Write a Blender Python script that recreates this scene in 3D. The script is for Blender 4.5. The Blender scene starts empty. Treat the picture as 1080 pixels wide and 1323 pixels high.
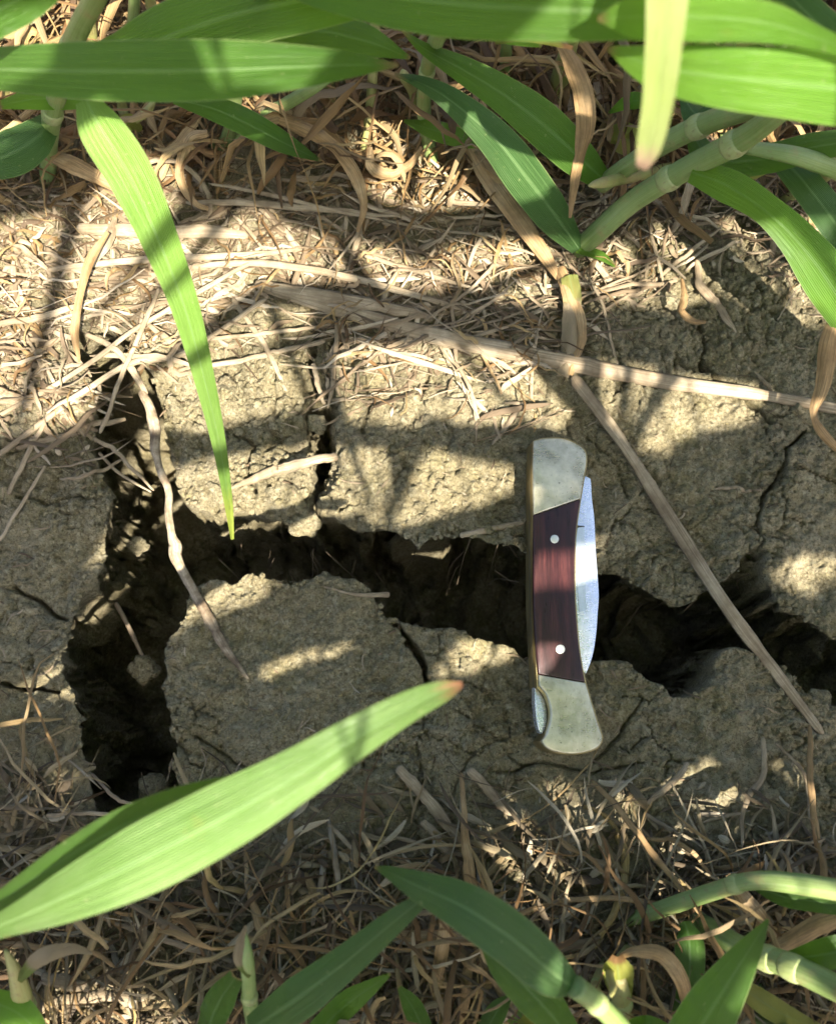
import bpy, bmesh, math, random
import numpy as np
from mathutils import Vector
R = math.radians
random.seed(7); rng = np.random.default_rng(7)
C = bpy.context.scene.collection
S = bpy.context.scene

# ------------------------------------------------------------------ camera, sky, sun, exposure
TILT, VF, DIST = R(15), R(56), 0.39
CAM = np.array([0.0, -DIST*math.sin(TILT), DIST*math.cos(TILT)])
cd = bpy.data.cameras.new('camera'); cam = bpy.data.objects.new('camera', cd); C.objects.link(cam)
cam.location = CAM; cam.rotation_euler = (TILT, 0, 0)
cd.sensor_fit = 'VERTICAL'; cd.sensor_height = 24; cd.lens = 12/math.tan(VF/2)
cd.clip_start = 0.005; cd.clip_end = 200
cd.dof.use_dof = True; cd.dof.focus_distance = DIST-0.01; cd.dof.aperture_fstop = 7.5
S.camera = cam
SUN_EL, SUN_H = R(56), np.array([0.42, -0.907])          # the sun stands towards the lower right of the picture
SUN = np.array([SUN_H[0]*math.cos(SUN_EL), SUN_H[1]*math.cos(SUN_EL), math.sin(SUN_EL)]); SUN /= np.linalg.norm(SUN)
w = bpy.data.worlds.new('World'); S.world = w; w.use_nodes = True
wn = w.node_tree.nodes; sky = wn.new('ShaderNodeTexSky'); sky.sky_type = 'NISHITA'; sky.sun_disc = False
sky.dust_density = 4.0; sky.air_density = 0.8; sky.sun_elevation = SUN_EL; sky.sun_rotation = math.atan2(SUN[0], SUN[1])
w.node_tree.links.new(sky.outputs[0], wn['Background'].inputs[0]); wn['Background'].inputs[1].default_value = 0.085
ld = bpy.data.lights.new('sun', 'SUN'); ld.energy = 5.0; ld.angle = R(0.53); ld.color = (1, 0.925, 0.81)
sl = bpy.data.objects.new('sun', ld); C.objects.link(sl); sl.rotation_euler = Vector(SUN).to_track_quat('Z', 'Y').to_euler()
sl.location = (0.4, -0.9, 2)
S.view_settings.view_transform = 'Standard'; S.view_settings.look = 'None'
S.view_settings.exposure = 2.4; S.view_settings.gamma = 1; S.view_settings.use_curve_mapping = False
S.render.engine = 'CYCLES'
S.cycles.max_bounces = 8; S.cycles.diffuse_bounces = 4; S.cycles.transmission_bounces = 6; S.cycles.transparent_max_bounces = 4

# ------------------------------------------------------------------ picture <-> place
K = 2*math.tan(VF/2)/1323.0
RT = np.array([1.0, 0, 0]); UP = np.array([0, math.cos(TILT), math.sin(TILT)]); FW = np.array([0, math.sin(TILT), -math.cos(TILT)])
def ray(px, py): return FW + RT*((px-540)*K) + UP*((661.5-py)*K)
def P(px, py, z=0.0):                                    # point of the line of sight at height z
    d = ray(px, py); return CAM + d*((z-CAM[2])/d[2])
def depth(p): return float(np.dot(np.asarray(p)-CAM, FW))
def topix(x, y, z=0.0):
    dx, dy, dz = x-CAM[0], y-CAM[1], z-CAM[2]
    d = dy*FW[1]+dz*FW[2]
    return 540+dx/d/K, 661.5-(dy*UP[1]+dz*UP[2])/d/K

# ------------------------------------------------------------------ noise
def vnoise(x, y, seed=0):
    t = np.random.default_rng(seed).random((256, 256))*2-1
    xi = np.floor(x).astype(np.int64); yi = np.floor(y).astype(np.int64)
    fx = x-xi; fy = y-yi
    fx = fx*fx*fx*(fx*(fx*6-15)+10); fy = fy*fy*fy*(fy*(fy*6-15)+10)
    a = t[xi & 255, yi & 255]; b = t[(xi+1) & 255, yi & 255]; c = t[xi & 255, (yi+1) & 255]; d = t[(xi+1) & 255, (yi+1) & 255]
    return (a*(1-fx)+b*fx)*(1-fy)+(c*(1-fx)+d*fx)*fy
def fbm(x, y, s, oc=3, seed=0):
    v = 0; a = 1; n = 0
    for k in range(oc):
        v = v+a*vnoise(x/s*2**k+17.3*k, y/s*2**k-9.1*k, seed+k); n += a; a *= 0.5
    return v/n
def worley(x, y, s, seed=0):
    g = np.random.default_rng(seed); jx = g.random((256, 256)); jy = g.random((256, 256)); hv = g.random((256, 256))
    x = x/s; y = y/s; xi = np.floor(x).astype(np.int64); yi = np.floor(y).astype(np.int64)
    d1 = np.full(np.shape(x), 9.0); d2 = np.full(np.shape(x), 9.0); hh = np.zeros(np.shape(x))
    for i in (-1, 0, 1):
        for j in (-1, 0, 1):
            a = (xi+i) & 255; b = (yi+j) & 255
            d = np.hypot(xi+i+jx[a, b]-x, yi+j+jy[a, b]-y)
            cl = d < d1; d2 = np.where(cl, d1, np.minimum(d2, d)); hh = np.where(cl, hv[a, b], hh); d1 = np.where(cl, d, d1)
    return d1, d2, hh
def sstep(a, b, x):
    t = np.clip((x-a)/(b-a), 0, 1); return t*t*(3-2*t)
def seg_dist(x, y, pts, closed=False):
    d = np.full(np.shape(x), 1e9)
    n = len(pts); m = n if closed else n-1
    for i in range(m):
        ax, ay = pts[i]; bx, by = pts[(i+1) % n]
        ux, uy = bx-ax, by-ay; L = ux*ux+uy*uy+1e-12
        t = np.clip(((x-ax)*ux+(y-ay)*uy)/L, 0, 1)
        d = np.minimum(d, (x-ax-t*ux)**2+(y-ay-t*uy)**2)
    return np.sqrt(d)
def inside(x, y, pts):
    r = np.zeros(np.shape(x), bool); n = len(pts)
    for i in range(n):
        ax, ay = pts[i]; bx, by = pts[(i+1) % n]
        if ay == by: continue
        r ^= ((ay > y) != (by > y)) & (x < (bx-ax)*(y-ay)/(by-ay)+ax)
    return r

# ------------------------------------------------------------------ materials
def new_mat(name):
    m = bpy.data.materials.new(name); m.use_nodes = True; nt = m.node_tree; nt.nodes.clear()
    return m, nt
class N:
    def __init__(s, nt): s.nt = nt
    def n(s, t, ins=None, **kw):
        k = s.nt.nodes.new('ShaderNode'+t)
        for a, b in kw.items(): setattr(k, a, b)
        for a, b in (ins or {}).items(): s.set(k, a, b)
        return k
    def set(s, k, a, b):
        i = k.inputs[a]
        if isinstance(b, bpy.types.NodeSocket): s.nt.links.new(b, i)
        elif isinstance(b, bpy.types.Node): s.nt.links.new(b.outputs[0], i)
        else: i.default_value = b
    def noise(s, vec, scale, detail=4, rough=0.6):
        return s.n('TexNoise', {'Vector': vec, 'Scale': scale, 'Detail': detail, 'Roughness': rough}).outputs[0]
    def math(s, op, a, b=0.0, c=None):
        k = s.n('Math', {0: a, 1: b}, operation=op)
        if c is not None: s.set(k, 2, c)
        return k.outputs[0]
    def mix(s, f, a, b, mode='MIX'):
        k = s.n('Mix', data_type='RGBA', blend_type=mode)
        s.set(k, 0, f); s.set(k, 6, a); s.set(k, 7, b); return k.outputs[2]
    def ramp(s, f, stops):
        k = s.n('ValToRGB', {0: f}); e = k.color_ramp.elements
        while len(e) < len(stops): e.new(0.5)
        for q, (p, c) in zip(e, stops): q.position = p; q.color = c if len(c) == 4 else (*c, 1)
        return k.outputs[0]
    def mr(s, v, a, b, c=0.0, d=1.0): return s.n('MapRange', {0: v, 1: a, 2: b, 3: c, 4: d}).outputs[0]
    def bump(s, h, dist, st=1.0, prev=None):
        k = s.n('Bump', {'Height': h, 'Distance': dist, 'Strength': st})
        if prev is not None: s.set(k, 'Normal', prev)
        return k.outputs[0]
    def out(s, sh): s.n('OutputMaterial', {0: sh})
def c4(c): return (*c, 1)

def soil_mat(name='soil'):
    m, nt = new_mat(name); q = N(nt)
    v = q.n('NewGeometry').outputs['Position']
    a = q.noise(v, 22, 6, 0.65); b = q.noise(v, 170, 6, 0.75); c = q.noise(v, 1300, 5, 0.75); sp = q.noise(v, 560, 2, 0.5)
    col = q.ramp(a, [(0.28, (0.255, 0.215, 0.115)), (0.5, (0.360, 0.312, 0.188)), (0.74, (0.48, 0.42, 0.29))])
    col = q.mix(q.mr(b, 0.42, 0.68, 0, 0.8), col, q.mix(0.6, col, c4((0.15, 0.110, 0.055))))
    col = q.mix(q.mr(c, 0.56, 0.72, 0, 0.6), col, c4((0.46, 0.40, 0.26)))
    col = q.mix(q.mr(c, 0.46, 0.30, 0, 0.75), col, c4((0.085, 0.062, 0.034)))
    col = q.mix(q.mr(sp, 0.66, 0.71, 0, 0.7), col, c4((0.50, 0.40, 0.20)))
    col = q.mix(q.mr(q.noise(v, 330, 3), 0.33, 0.26, 0, 0.8), col, c4((0.07, 0.05, 0.03)))
    col = q.mix(q.mr(q.noise(v, 48, 4), 0.52, 0.68, 0, 0.5), col, c4((0.26, 0.225, 0.095)))
    g1 = q.noise(v, 760, 5, 0.8); g2 = q.noise(v, 420, 4, 0.75)
    col = q.mix(q.mr(g1, 0.52, 0.38, 0, 0.9), col, q.mix(0.75, col, c4((0.085, 0.068, 0.035))))
    col = q.mix(q.mr(g2, 0.54, 0.66, 0, 0.6), col, c4((0.52, 0.47, 0.32)))
    col = q.mix(q.mr(g2, 0.42, 0.30, 0, 0.5), col, c4((0.17, 0.14, 0.06)))
    vo = q.n('TexVoronoi', {'Vector': q.n('VectorMath', {0: v, 1: (0, 0, 0)}).outputs[0], 'Scale': 520.0, 'Randomness': 1.0}).outputs['Distance']
    bp = q.bump(b, 0.0040, 1.0)
    bp = q.bump(q.noise(v, 420, 6, 0.8), 0.0022, 1.0, bp)
    bp = q.bump(vo, 0.0009, 0.8, bp)
    bp = q.bump(c, 0.0012, 1.0, bp)
    q.out(q.n('BsdfPrincipled', {'Base Color': col, 'Roughness': 0.95, 'Specular IOR Level': 0.12, 'Normal': bp}))
    return m
def leaf_mat(name, c1, c2, tr, tip=(0.36, 0.26, 0.10), tip0=0.965, trans=0.38, rough=0.42, pale=0.25, spec=0.35):
    m, nt = new_mat(name); q = N(nt)
    uv = q.n('UVMap').outputs[0]; sx = q.n('SeparateXYZ', {0: uv}); u, t = sx.outputs[0], sx.outputs[1]
    vv = q.n('CombineXYZ', {0: q.math('MULTIPLY', u, 34.0), 1: q.math('MULTIPLY', t, 1.6)}).outputs[0]
    ve = q.noise(vv, 1.0, 3, 0.6)
    fine = q.n('TexWave', {'Vector': q.n('CombineXYZ', {0: u}).outputs[0], 'Scale': 8.0, 'Distortion': 0.6}).outputs[1]
    big = q.noise(q.n('TexCoord').outputs['Object'], 30, 4)
    col = q.mix(q.mr(big, 0.35, 0.68), c4(c1), c4(c2))
    col = q.mix(q.mr(ve, 0.45, 0.75, 0, 0.45), col, q.mix(pale, col, c4((0.30, 0.42, 0.16))))
    col = q.mix(q.mr(ve, 0.45, 0.2, 0, 0.4), col, q.mix(0.6, col, c4((0.02, 0.05, 0.01))))
    spots = q.noise(q.n('TexCoord').outputs['Object'], 420, 2)
    col = q.mix(q.mr(spots, 0.70, 0.76, 0, 0.5), col, c4((0.32, 0.36, 0.16)))
    bl = q.noise(q.n('TexCoord').outputs['Object'], 75, 5, 0.7)
    col = q.mix(q.mr(bl, 0.64, 0.74, 0, 0.55), col, c4((0.24, 0.24, 0.06)))
    col = q.mix(q.mr(q.math('ABSOLUTE', q.math('SUBTRACT', u, 0.5)), 0.47, 0.5, 0, 0.6), col, c4((0.26, 0.30, 0.12)))
    mid = q.mr(q.math('ABSOLUTE', q.math('SUBTRACT', u, 0.5)), 0.018, 0.05, 1, 0)
    col = q.mix(q.math('MULTIPLY', mid, 0.28), col, c4((0.28, 0.42, 0.18)))
    trc = q.mix(q.mr(big, 0.3, 0.7), c4(tr), c4([x*0.7 for x in tr]))
    if tip:
        f = q.mr(q.math('ADD', t, q.math('MULTIPLY', q.math('SUBTRACT', ve, 0.5), 0.12)), tip0, min(1.0, tip0+0.08))
        col = q.mix(f, col, c4(tip)); trc = q.mix(f, trc, c4(tip))
    bp = q.bump(q.math('ADD', ve, q.math('MULTIPLY', fine, 0.6)), 0.0006, 1.0)
    col = q.mix(q.mr(fine, 0.35, 0.0, 0, 0.30), col, q.mix(0.5, col, c4((0.01, 0.03, 0.0))))
    dust = q.noise(q.n('TexCoord').outputs['Object'], 900, 3, 0.7)
    col = q.mix(q.mr(dust, 0.64, 0.74, 0, 0.35), col, c4((0.34, 0.32, 0.20)))
    bp = q.bump(q.noise(q.n('TexCoord').outputs['Object'], 90, 3), 0.0015, 0.35, bp)
    p = q.n('BsdfPrincipled', {'Base Color': col, 'Roughness': q.mr(ve, 0.3, 0.7, rough-0.06, rough+0.12), 'Specular IOR Level': spec, 'Normal': bp})
    tb = q.n('BsdfTranslucent', {'Color': trc, 'Normal': bp})
    q.out(q.n('MixShader', {0: trans, 1: p.outputs[0], 2: tb.outputs[0]}))
    return m
def straw_mat(name, stops, trans=0.0, groove=60.0, rough=0.6, dirt=0.35, fixed=None):
    m, nt = new_mat(name); q = N(nt)
    uv = q.n('UVMap').outputs[0]; sx = q.n('SeparateXYZ', {0: uv}); u, t = sx.outputs[0], sx.outputs[1]
    pos = q.n('NewGeometry').outputs['Position']
    base = q.ramp(t if fixed is None else q.noise(pos, fixed, 4, 0.65), stops)
    st = q.noise(q.n('CombineXYZ', {0: q.math('MULTIPLY', u, groove*0.16), 1: q.math('MULTIPLY', t, 3.0)}).outputs[0], 1.0, 4, 0.75)
    col = q.mix(q.mr(st, 0.38, 0.62), q.mix(0.62, base, c4((0.07, 0.045, 0.02))), base)
    col = q.mix(q.mr(q.noise(pos, 260, 4, 0.7), 0.5, 0.75, 0, dirt), col, c4((0.10, 0.075, 0.045)))
    bp = q.bump(st, 0.0003, 0.9); bp = q.bump(q.noise(pos, 500, 4), 0.0004, 0.6, bp)
    p = q.n('BsdfPrincipled', {'Base Color': col, 'Roughness': rough, 'Specular IOR Level': 0.25, 'Normal': bp})
    if trans:
        tb = q.n('BsdfTranslucent', {'Color': col}); p = q.n('MixShader', {0: trans, 1: p.outputs[0], 2: tb.outputs[0]})
    q.out(p); return m
def culm_mat(name, c1, c2):
    m, nt = new_mat(name); q = N(nt)
    uv = q.n('UVMap').outputs[0]; sx = q.n('SeparateXYZ', {0: uv}); u, t = sx.outputs[0], sx.outputs[1]
    pos = q.n('TexCoord').outputs['Object']
    st = q.noise(q.n('CombineXYZ', {0: q.math('MULTIPLY', u, 40.0), 1: q.math('MULTIPLY', t, 2.0)}).outputs[0], 1.0, 3)
    col = q.mix(q.mr(q.noise(pos, 60, 4), 0.35, 0.65), c4(c1), c4(c2))
    col = q.mix(q.mr(st, 0.4, 0.7, 0, 0.5), col, q.mix(0.5, col, c4((0.40, 0.48, 0.28))))
    col = q.mix(q.mr(q.noise(pos, 120, 5, 0.7), 0.54, 0.68, 0, 0.6), col, c4((0.24, 0.19, 0.08)))
    col = q.mix(q.mr(q.noise(pos, 600, 3), 0.60, 0.70, 0, 0.5), col, c4((0.16, 0.12, 0.06)))
    p = q.n('BsdfPrincipled', {'Base Color': col, 'Roughness': 0.42, 'Normal': q.bump(st, 0.0003, 0.8)})
    tb = q.n('BsdfTranslucent', {'Color': col})
    q.out(q.n('MixShader', {0: 0.18, 1: p.outputs[0], 2: tb.outputs[0]})); return m

def metal_mat(name, c1, c2, met, rough, spk=0.0):
    m, nt = new_mat(name); q = N(nt)
    pos = q.n('NewGeometry').outputs['Position']
    mp = q.n('Mapping', {'Vector': pos, 'Scale': (1.0, 0.12, 1.0), 'Rotation': (0, 0, 0.35)}).outputs[0]
    mp2 = q.n('Mapping', {'Vector': pos, 'Scale': (0.15, 1.0, 1.0), 'Rotation': (0, 0, -0.5)}).outputs[0]
    s1 = q.noise(mp, 1500, 3, 0.6); s2 = q.noise(mp2, 1300, 3, 0.6); big = q.noise(pos, 90, 5, 0.65)
    col = q.mix(q.mr(big, 0.35, 0.7), c4(c1), c4(c2))
    col = q.mix(q.mr(q.noise(pos, 900, 2), 0.68, 0.72, 0, spk), col, c4((0.16, 0.15, 0.12)))
    col = q.mix(q.mr(s1, 0.62, 0.75, 0, 0.4), col, c4([min(1, x*1.25) for x in c1]))
    r = q.mr(q.math('ADD', big, q.math('MULTIPLY', s2, 0.5)), 0.5, 1.1, rough-0.08, rough+0.15)
    bp = q.bump(q.math('ADD', s1, s2), 0.00012, 0.6); bp = q.bump(big, 0.0012, 0.35, bp)
    q.out(q.n('BsdfPrincipled', {'Base Color': col, 'Metallic': met, 'Roughness': r, 'Normal': bp})); return m
def wood_mat():
    m, nt = new_mat('rosewood'); q = N(nt)
    pos = q.n('NewGeometry').outputs['Position']
    mp = q.n('Mapping', {'Vector': pos, 'Scale': (1.0, 0.10, 1.0), 'Rotation': (0, 0, 0.03)}).outputs[0]
    g = q.noise(mp, 420, 5, 0.65); g2 = q.noise(mp, 1400, 3, 0.6); b = q.noise(pos, 60, 4)
    col = q.ramp(g, [(0.3, (0.010, 0.003, 0.003)), (0.5, (0.023, 0.006, 0.006)), (0.72, (0.052, 0.013, 0.011))])
    col = q.mix(q.mr(g2, 0.6, 0.75, 0, 0.6), col, c4((0.018, 0.008, 0.008)))
    col = q.mix(q.mr(b, 0.45, 0.75, 0, 0.25), col, c4((0.05, 0.022, 0.02)))
    q.out(q.n('BsdfPrincipled', {'Base Color': col, 'Roughness': q.mr(g, 0.3, 0.7, 0.26, 0.4), 'Specular IOR Level': 0.3,
        'Coat Weight': 0.2, 'Coat Roughness': 0.4, 'Normal': q.bump(g2, 0.0002, 0.5)})); return m

M = dict(
    soil=soil_mat(),
    leaf=leaf_mat('wheat_leaf_green', (0.040, 0.098, 0.014), (0.062, 0.135, 0.020), (0.24, 0.52, 0.02)),
    blue=leaf_mat('wheat_leaf_waxy', (0.038, 0.085, 0.024), (0.060, 0.120, 0.036), (0.16, 0.42, 0.06), trans=0.30, rough=0.36),
    bright=leaf_mat('wheat_leaf_bright', (0.08, 0.18, 0.02), (0.12, 0.24, 0.03), (0.38, 0.75, 0.05), trans=0.45),
    hang=leaf_mat('wheat_leaf_hanging', (0.13, 0.25, 0.035), (0.19, 0.32, 0.065), (0.32, 0.62, 0.04), tip=(0.42, 0.50, 0.08), tip0=0.86, trans=0.35),
    red=leaf_mat('wheat_leaf_red_tip', (0.095, 0.185, 0.035), (0.165, 0.26, 0.080), (0.27, 0.55, 0.04), tip=(0.42, 0.18, 0.10), tip0=0.955, trans=0.30, rough=0.30, pale=0.7, spec=0.6),
    cream=leaf_mat('wheat_leaf_paling', (0.34, 0.42, 0.13), (0.44, 0.47, 0.22), (0.75, 0.85, 0.25), tip=(0.55, 0.36, 0.26), tip0=0.90, trans=0.5),
    yellow=leaf_mat('wheat_leaf_yellowing', (0.26, 0.30, 0.05), (0.36, 0.32, 0.08), (0.60, 0.60, 0.08), tip=(0.30, 0.17, 0.07), tip0=0.8, trans=0.4),
    drying=leaf_mat('wheat_leaf_drying', (0.16, 0.24, 0.05), (0.30, 0.26, 0.08), (0.40, 0.50, 0.08), tip=(0.46, 0.36, 0.22), tip0=0.22, trans=0.3),
    culm=culm_mat('wheat_stem_green', (0.13, 0.20, 0.045), (0.21, 0.27, 0.085)),
    node=culm_mat('wheat_node_pale', (0.23, 0.28, 0.08), (0.31, 0.34, 0.15)),
    culm_y=culm_mat('wheat_stem_yellowing', (0.26, 0.28, 0.07), (0.30, 0.24, 0.09)),
    straw=straw_mat('weathered_straw', [(0.28, (0.14, 0.10, 0.06)), (0.5, (0.26, 0.205, 0.13)), (0.74, (0.42, 0.35, 0.24))], fixed=70.0),
    dead=straw_mat('dead_leaf', [(0.25, (0.20, 0.12, 0.05)), (0.5, (0.34, 0.22, 0.10)), (0.8, (0.48, 0.36, 0.20))], trans=0.2, fixed=60.0),
    dead_dark=straw_mat('dead_leaf_dark', [(0.25, (0.12, 0.06, 0.025)), (0.5, (0.22, 0.12, 0.05)), (0.8, (0.34, 0.21, 0.10))], trans=0.2, fixed=60.0),
    gold=straw_mat('dead_leaf_gold', [(0.25, (0.26, 0.17, 0.055)), (0.5, (0.42, 0.30, 0.11)), (0.8, (0.52, 0.42, 0.20))], trans=0.25, fixed=60.0),
    root_bark=straw_mat('root_bark', [(0.36, (0.10, 0.07, 0.045)), (0.5, (0.24, 0.19, 0.125)), (0.68, (0.42, 0.35, 0.25))], fixed=140.0, dirt=0.7),
    straw_grey=straw_mat('straw_grey', [(0.25, (0.13, 0.11, 0.08)), (0.5, (0.22, 0.19, 0.14)), (0.8, (0.33, 0.30, 0.23))], fixed=70.0),
    brown_litter=straw_mat('brown_litter', [(0.0, (0.06, 0.032, 0.014)), (0.3, (0.17, 0.095, 0.035)), (0.6, (0.30, 0.19, 0.075)), (0.85, (0.42, 0.30, 0.14)), (1.0, (0.14, 0.10, 0.055))], trans=0.18),
    pale_litter=straw_mat('pale_litter', [(0.0, (0.07, 0.048, 0.03)), (0.35, (0.19, 0.14, 0.085)), (0.7, (0.33, 0.26, 0.17)), (1.0, (0.50, 0.42, 0.30))], trans=0.05),
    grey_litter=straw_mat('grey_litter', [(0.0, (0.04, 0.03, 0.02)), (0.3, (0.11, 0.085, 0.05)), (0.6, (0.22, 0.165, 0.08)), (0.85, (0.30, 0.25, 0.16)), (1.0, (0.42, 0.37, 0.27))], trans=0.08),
    root=straw_mat('root_hair', [(0.0, (0.12, 0.09, 0.06)), (1.0, (0.28, 0.22, 0.15))]),
    nickel=metal_mat('nickel_bolster', (0.34, 0.31, 0.21), (0.66, 0.61, 0.46), 0.8, 0.30, 0.9),
    brass=metal_mat('brass_liner', (0.28, 0.22, 0.10), (0.36, 0.29, 0.14), 0.85, 0.40),
    steel=metal_mat('blade_steel', (0.58, 0.62, 0.67), (0.70, 0.73, 0.77), 0.80, 0.26),
    rivet=metal_mat('rivet_metal', (0.55, 0.55, 0.47), (0.65, 0.64, 0.56), 0.6, 0.25),
    wood=wood_mat(), spring=metal_mat('dull_spring', (0.16, 0.14, 0.09), (0.24, 0.21, 0.13), 0.8, 0.45, 0.5),
)
M['dark'] = metal_mat('nick_shade_paint', (0.03, 0.03, 0.025), (0.05, 0.045, 0.035), 0.3, 0.5)

# ------------------------------------------------------------------ object helpers
def link_mesh(name, verts, faces, m, parent=None, uvs=None, smooth=True, loc=None):
    verts = np.asarray(verts, dtype=float); loc = np.zeros(3) if loc is None else np.asarray(loc, float)
    me = bpy.data.meshes.new(name)
    me.from_pydata((verts-loc).tolist(), [], faces if isinstance(faces, list) else faces.tolist())
    if uvs is not None:
        ul = me.uv_layers.new(name='UVMap'); vi = np.empty(len(me.loops), np.int32); me.loops.foreach_get('vertex_index', vi)
        ul.data.foreach_set('uv', np.asarray(uvs, np.float32)[vi].ravel())
    me.materials.append(m)
    if smooth: me.polygons.foreach_set('use_smooth', [True]*len(me.polygons))
    me.update()
    o = bpy.data.objects.new(name, me); C.objects.link(o)
    if parent is not None: o.parent = parent; o.location = loc-world_loc(parent)
    else: o.location = loc
    return o
def world_loc(o):
    v = np.array(o.location)
    while o.parent: o = o.parent; v = v+np.array(o.location)
    return v
def thing(name, label, cat, loc, group=None):
    o = bpy.data.objects.new(name, None); o.empty_display_size = 0.01; C.objects.link(o); o.location = loc
    return tag(o, label, cat, group)
def tag(o, label, cat, group=None, kind=None):
    o['label'] = label; o['category'] = cat
    if group: o['group'] = group
    if kind: o['kind'] = kind
    return o
def spline(ct, n):
    ct = np.asarray(ct, float)
    if len(ct) == 2: ct = np.vstack([ct[0], ct.mean(0), ct[1]])
    Pp = np.vstack([2*ct[0]-ct[1], ct, 2*ct[-1]-ct[-2]])
    L = np.linalg.norm(np.diff(ct[:, :3], axis=0), axis=1); cum = np.concatenate([[0], np.cumsum(L)]); tt = np.linspace(0, cum[-1], n)
    out = []
    for t in tt:
        i = min(np.searchsorted(cum, t, side='right')-1, len(ct)-2); f = (t-cum[i])/max(L[i], 1e-9)
        a, b, c, d = Pp[i:i+4]
        out.append(0.5*((2*b)+(c-a)*f+(2*a-5*b+4*c-d)*f*f+(3*b-a-3*c+d)*f**3))
    return np.array(out)
def frames(pts, face=None):
    T = np.gradient(pts, axis=0); T /= np.linalg.norm(T, axis=1)[:, None]+1e-12
    V = (CAM-pts) if face is None else np.tile(np.asarray(face, float), (len(pts), 1))
    V = V/np.linalg.norm(V, axis=1)[:, None]
    Sd = np.cross(T, V); Sd /= np.linalg.norm(Sd, axis=1)[:, None]+1e-12
    for i in range(1, len(Sd)):
        if np.dot(Sd[i], Sd[i-1]) < 0: Sd[i] *= -1
    Nn = np.cross(Sd, T); return T, Sd, Nn
def ribbon_geo(s, n, cols=8, fold=0.16, ripple=0.03, seed=0, face=None, thick=0.0):
    """s rows: x y z width roll; a leaf blade with a keel and a slightly wavy margin"""
    g = np.random.default_rng(seed); pts = s[:, :3]; W = np.maximum(s[:, 3], 0.0003); roll = s[:, 4]
    T, Sd, Nn = frames(pts, face)
    a = roll[:, None]; Sr = Sd*np.cos(a)+Nn*np.sin(a); Nr = Nn*np.cos(a)-Sd*np.sin(a)
    u = np.linspace(-1, 1, cols+1); t = np.linspace(0, 1, len(pts)); ph = g.random(4)*6.28
    V = np.empty((len(pts), cols+1, 3))
    for j, x in enumerate(u):
        wav = ripple*(x*x)*(np.sin(t*23+ph[0]+x)+0.6*np.sin(t*51+ph[1]+2*x))
        k = -fold*(abs(x)**1.5)+wav
        V[:, j] = pts+Sr*(x*W/2)[:, None]+Nr*(k*W)[:, None]
    nc = cols+1
    f = [(i*nc+j, i*nc+j+1, (i+1)*nc+j+1, (i+1)*nc+j) for i in range(len(pts)-1) for j in range(cols)]
    uv = np.stack([np.tile((u+1)/2, len(pts)), np.repeat(t, nc)], 1)
    return V.reshape(-1, 3), f, uv
def tube_geo(s, k=10, flat=1.0, groove=0.0, seed=0, capped=True, face=None):
    """s rows: x y z width roll; closed tube, flat<1 squashes it"""
    pts = s[:, :3]; W = s[:, 3]/2; roll = s[:, 4]
    T, Sd, Nn = frames(pts, face); g = np.random.default_rng(seed); ph = g.random(k)
    a = roll[:, None]; Sr = Sd*np.cos(a)+Nn*np.sin(a); Nr = Nn*np.cos(a)-Sd*np.sin(a)
    V = np.empty((len(pts), k, 3))
    for j in range(k):
        th = 2*math.pi*j/k; r = 1+groove*(ph[j]-0.5)*2+groove*0.4*vnoise(np.arange(len(pts))*0.45, np.full(len(pts), j*3.3), seed)
        V[:, j] = pts+Sr*(math.cos(th)*W*r)[:, None]+Nr*(math.sin(th)*W*flat*r)[:, None]
    n = len(pts)
    f = [(i*k+j, i*k+(j+1) % k, (i+1)*k+(j+1) % k, (i+1)*k+j) for i in range(n-1) for j in range(k)]
    if capped: f += [tuple(range(k))[::-1], tuple((n-1)*k+j for j in range(k))]
    t = np.linspace(0, 1, n)
    uv = np.stack([np.tile(np.abs(np.linspace(-1, 1, k, endpoint=False)), n), np.repeat(t, k)], 1)
    return V.reshape(-1, 3), f, uv

# ------------------------------------------------------------------ ground: cracked clay
LEFT = [(90,430),(110,465),(132,500),(128,540),(128,580),(142,620),(150,655),(145,695),(132,740),(112,775),(95,805),(94,860),(106,900),(120,945),(122,1000),(128,1042)]
LOWER = [(150,1062),(190,1062),(222,1050),(228,1000),(226,960),(214,918),(208,872),(216,832),(234,800),(244,768),(268,750),(320,746),(370,750),(402,740),(440,743),(472,757),(490,768),(497,792),(530,806),(565,811),(600,817),(640,832),(690,852),(740,852),(790,848),(830,862),(862,882),(884,902),(912,882),(928,850),(958,834),(1000,852),(1040,888),(1090,915),(1200,960)]
UPPER = [(1200,890),(1085,832),(1040,812),(1010,792),(988,750),(984,716),(972,712),(957,740),(920,766),(872,783),(840,776),(800,753),(760,744),(710,726),(672,716),(622,706),(580,700),(545,713),(500,696),(450,680),(414,660),(416,625),(434,592),(430,548),(420,505),(402,500),(394,545),(400,580),(400,640),(396,664),(376,682),(340,668),(310,657),(280,670),(250,658),(226,632),(214,580),(206,530),(188,482),(150,440)]
CR = [tuple(P(a, b)[:2]) for a, b in LEFT+LOWER+UPPER]
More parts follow.
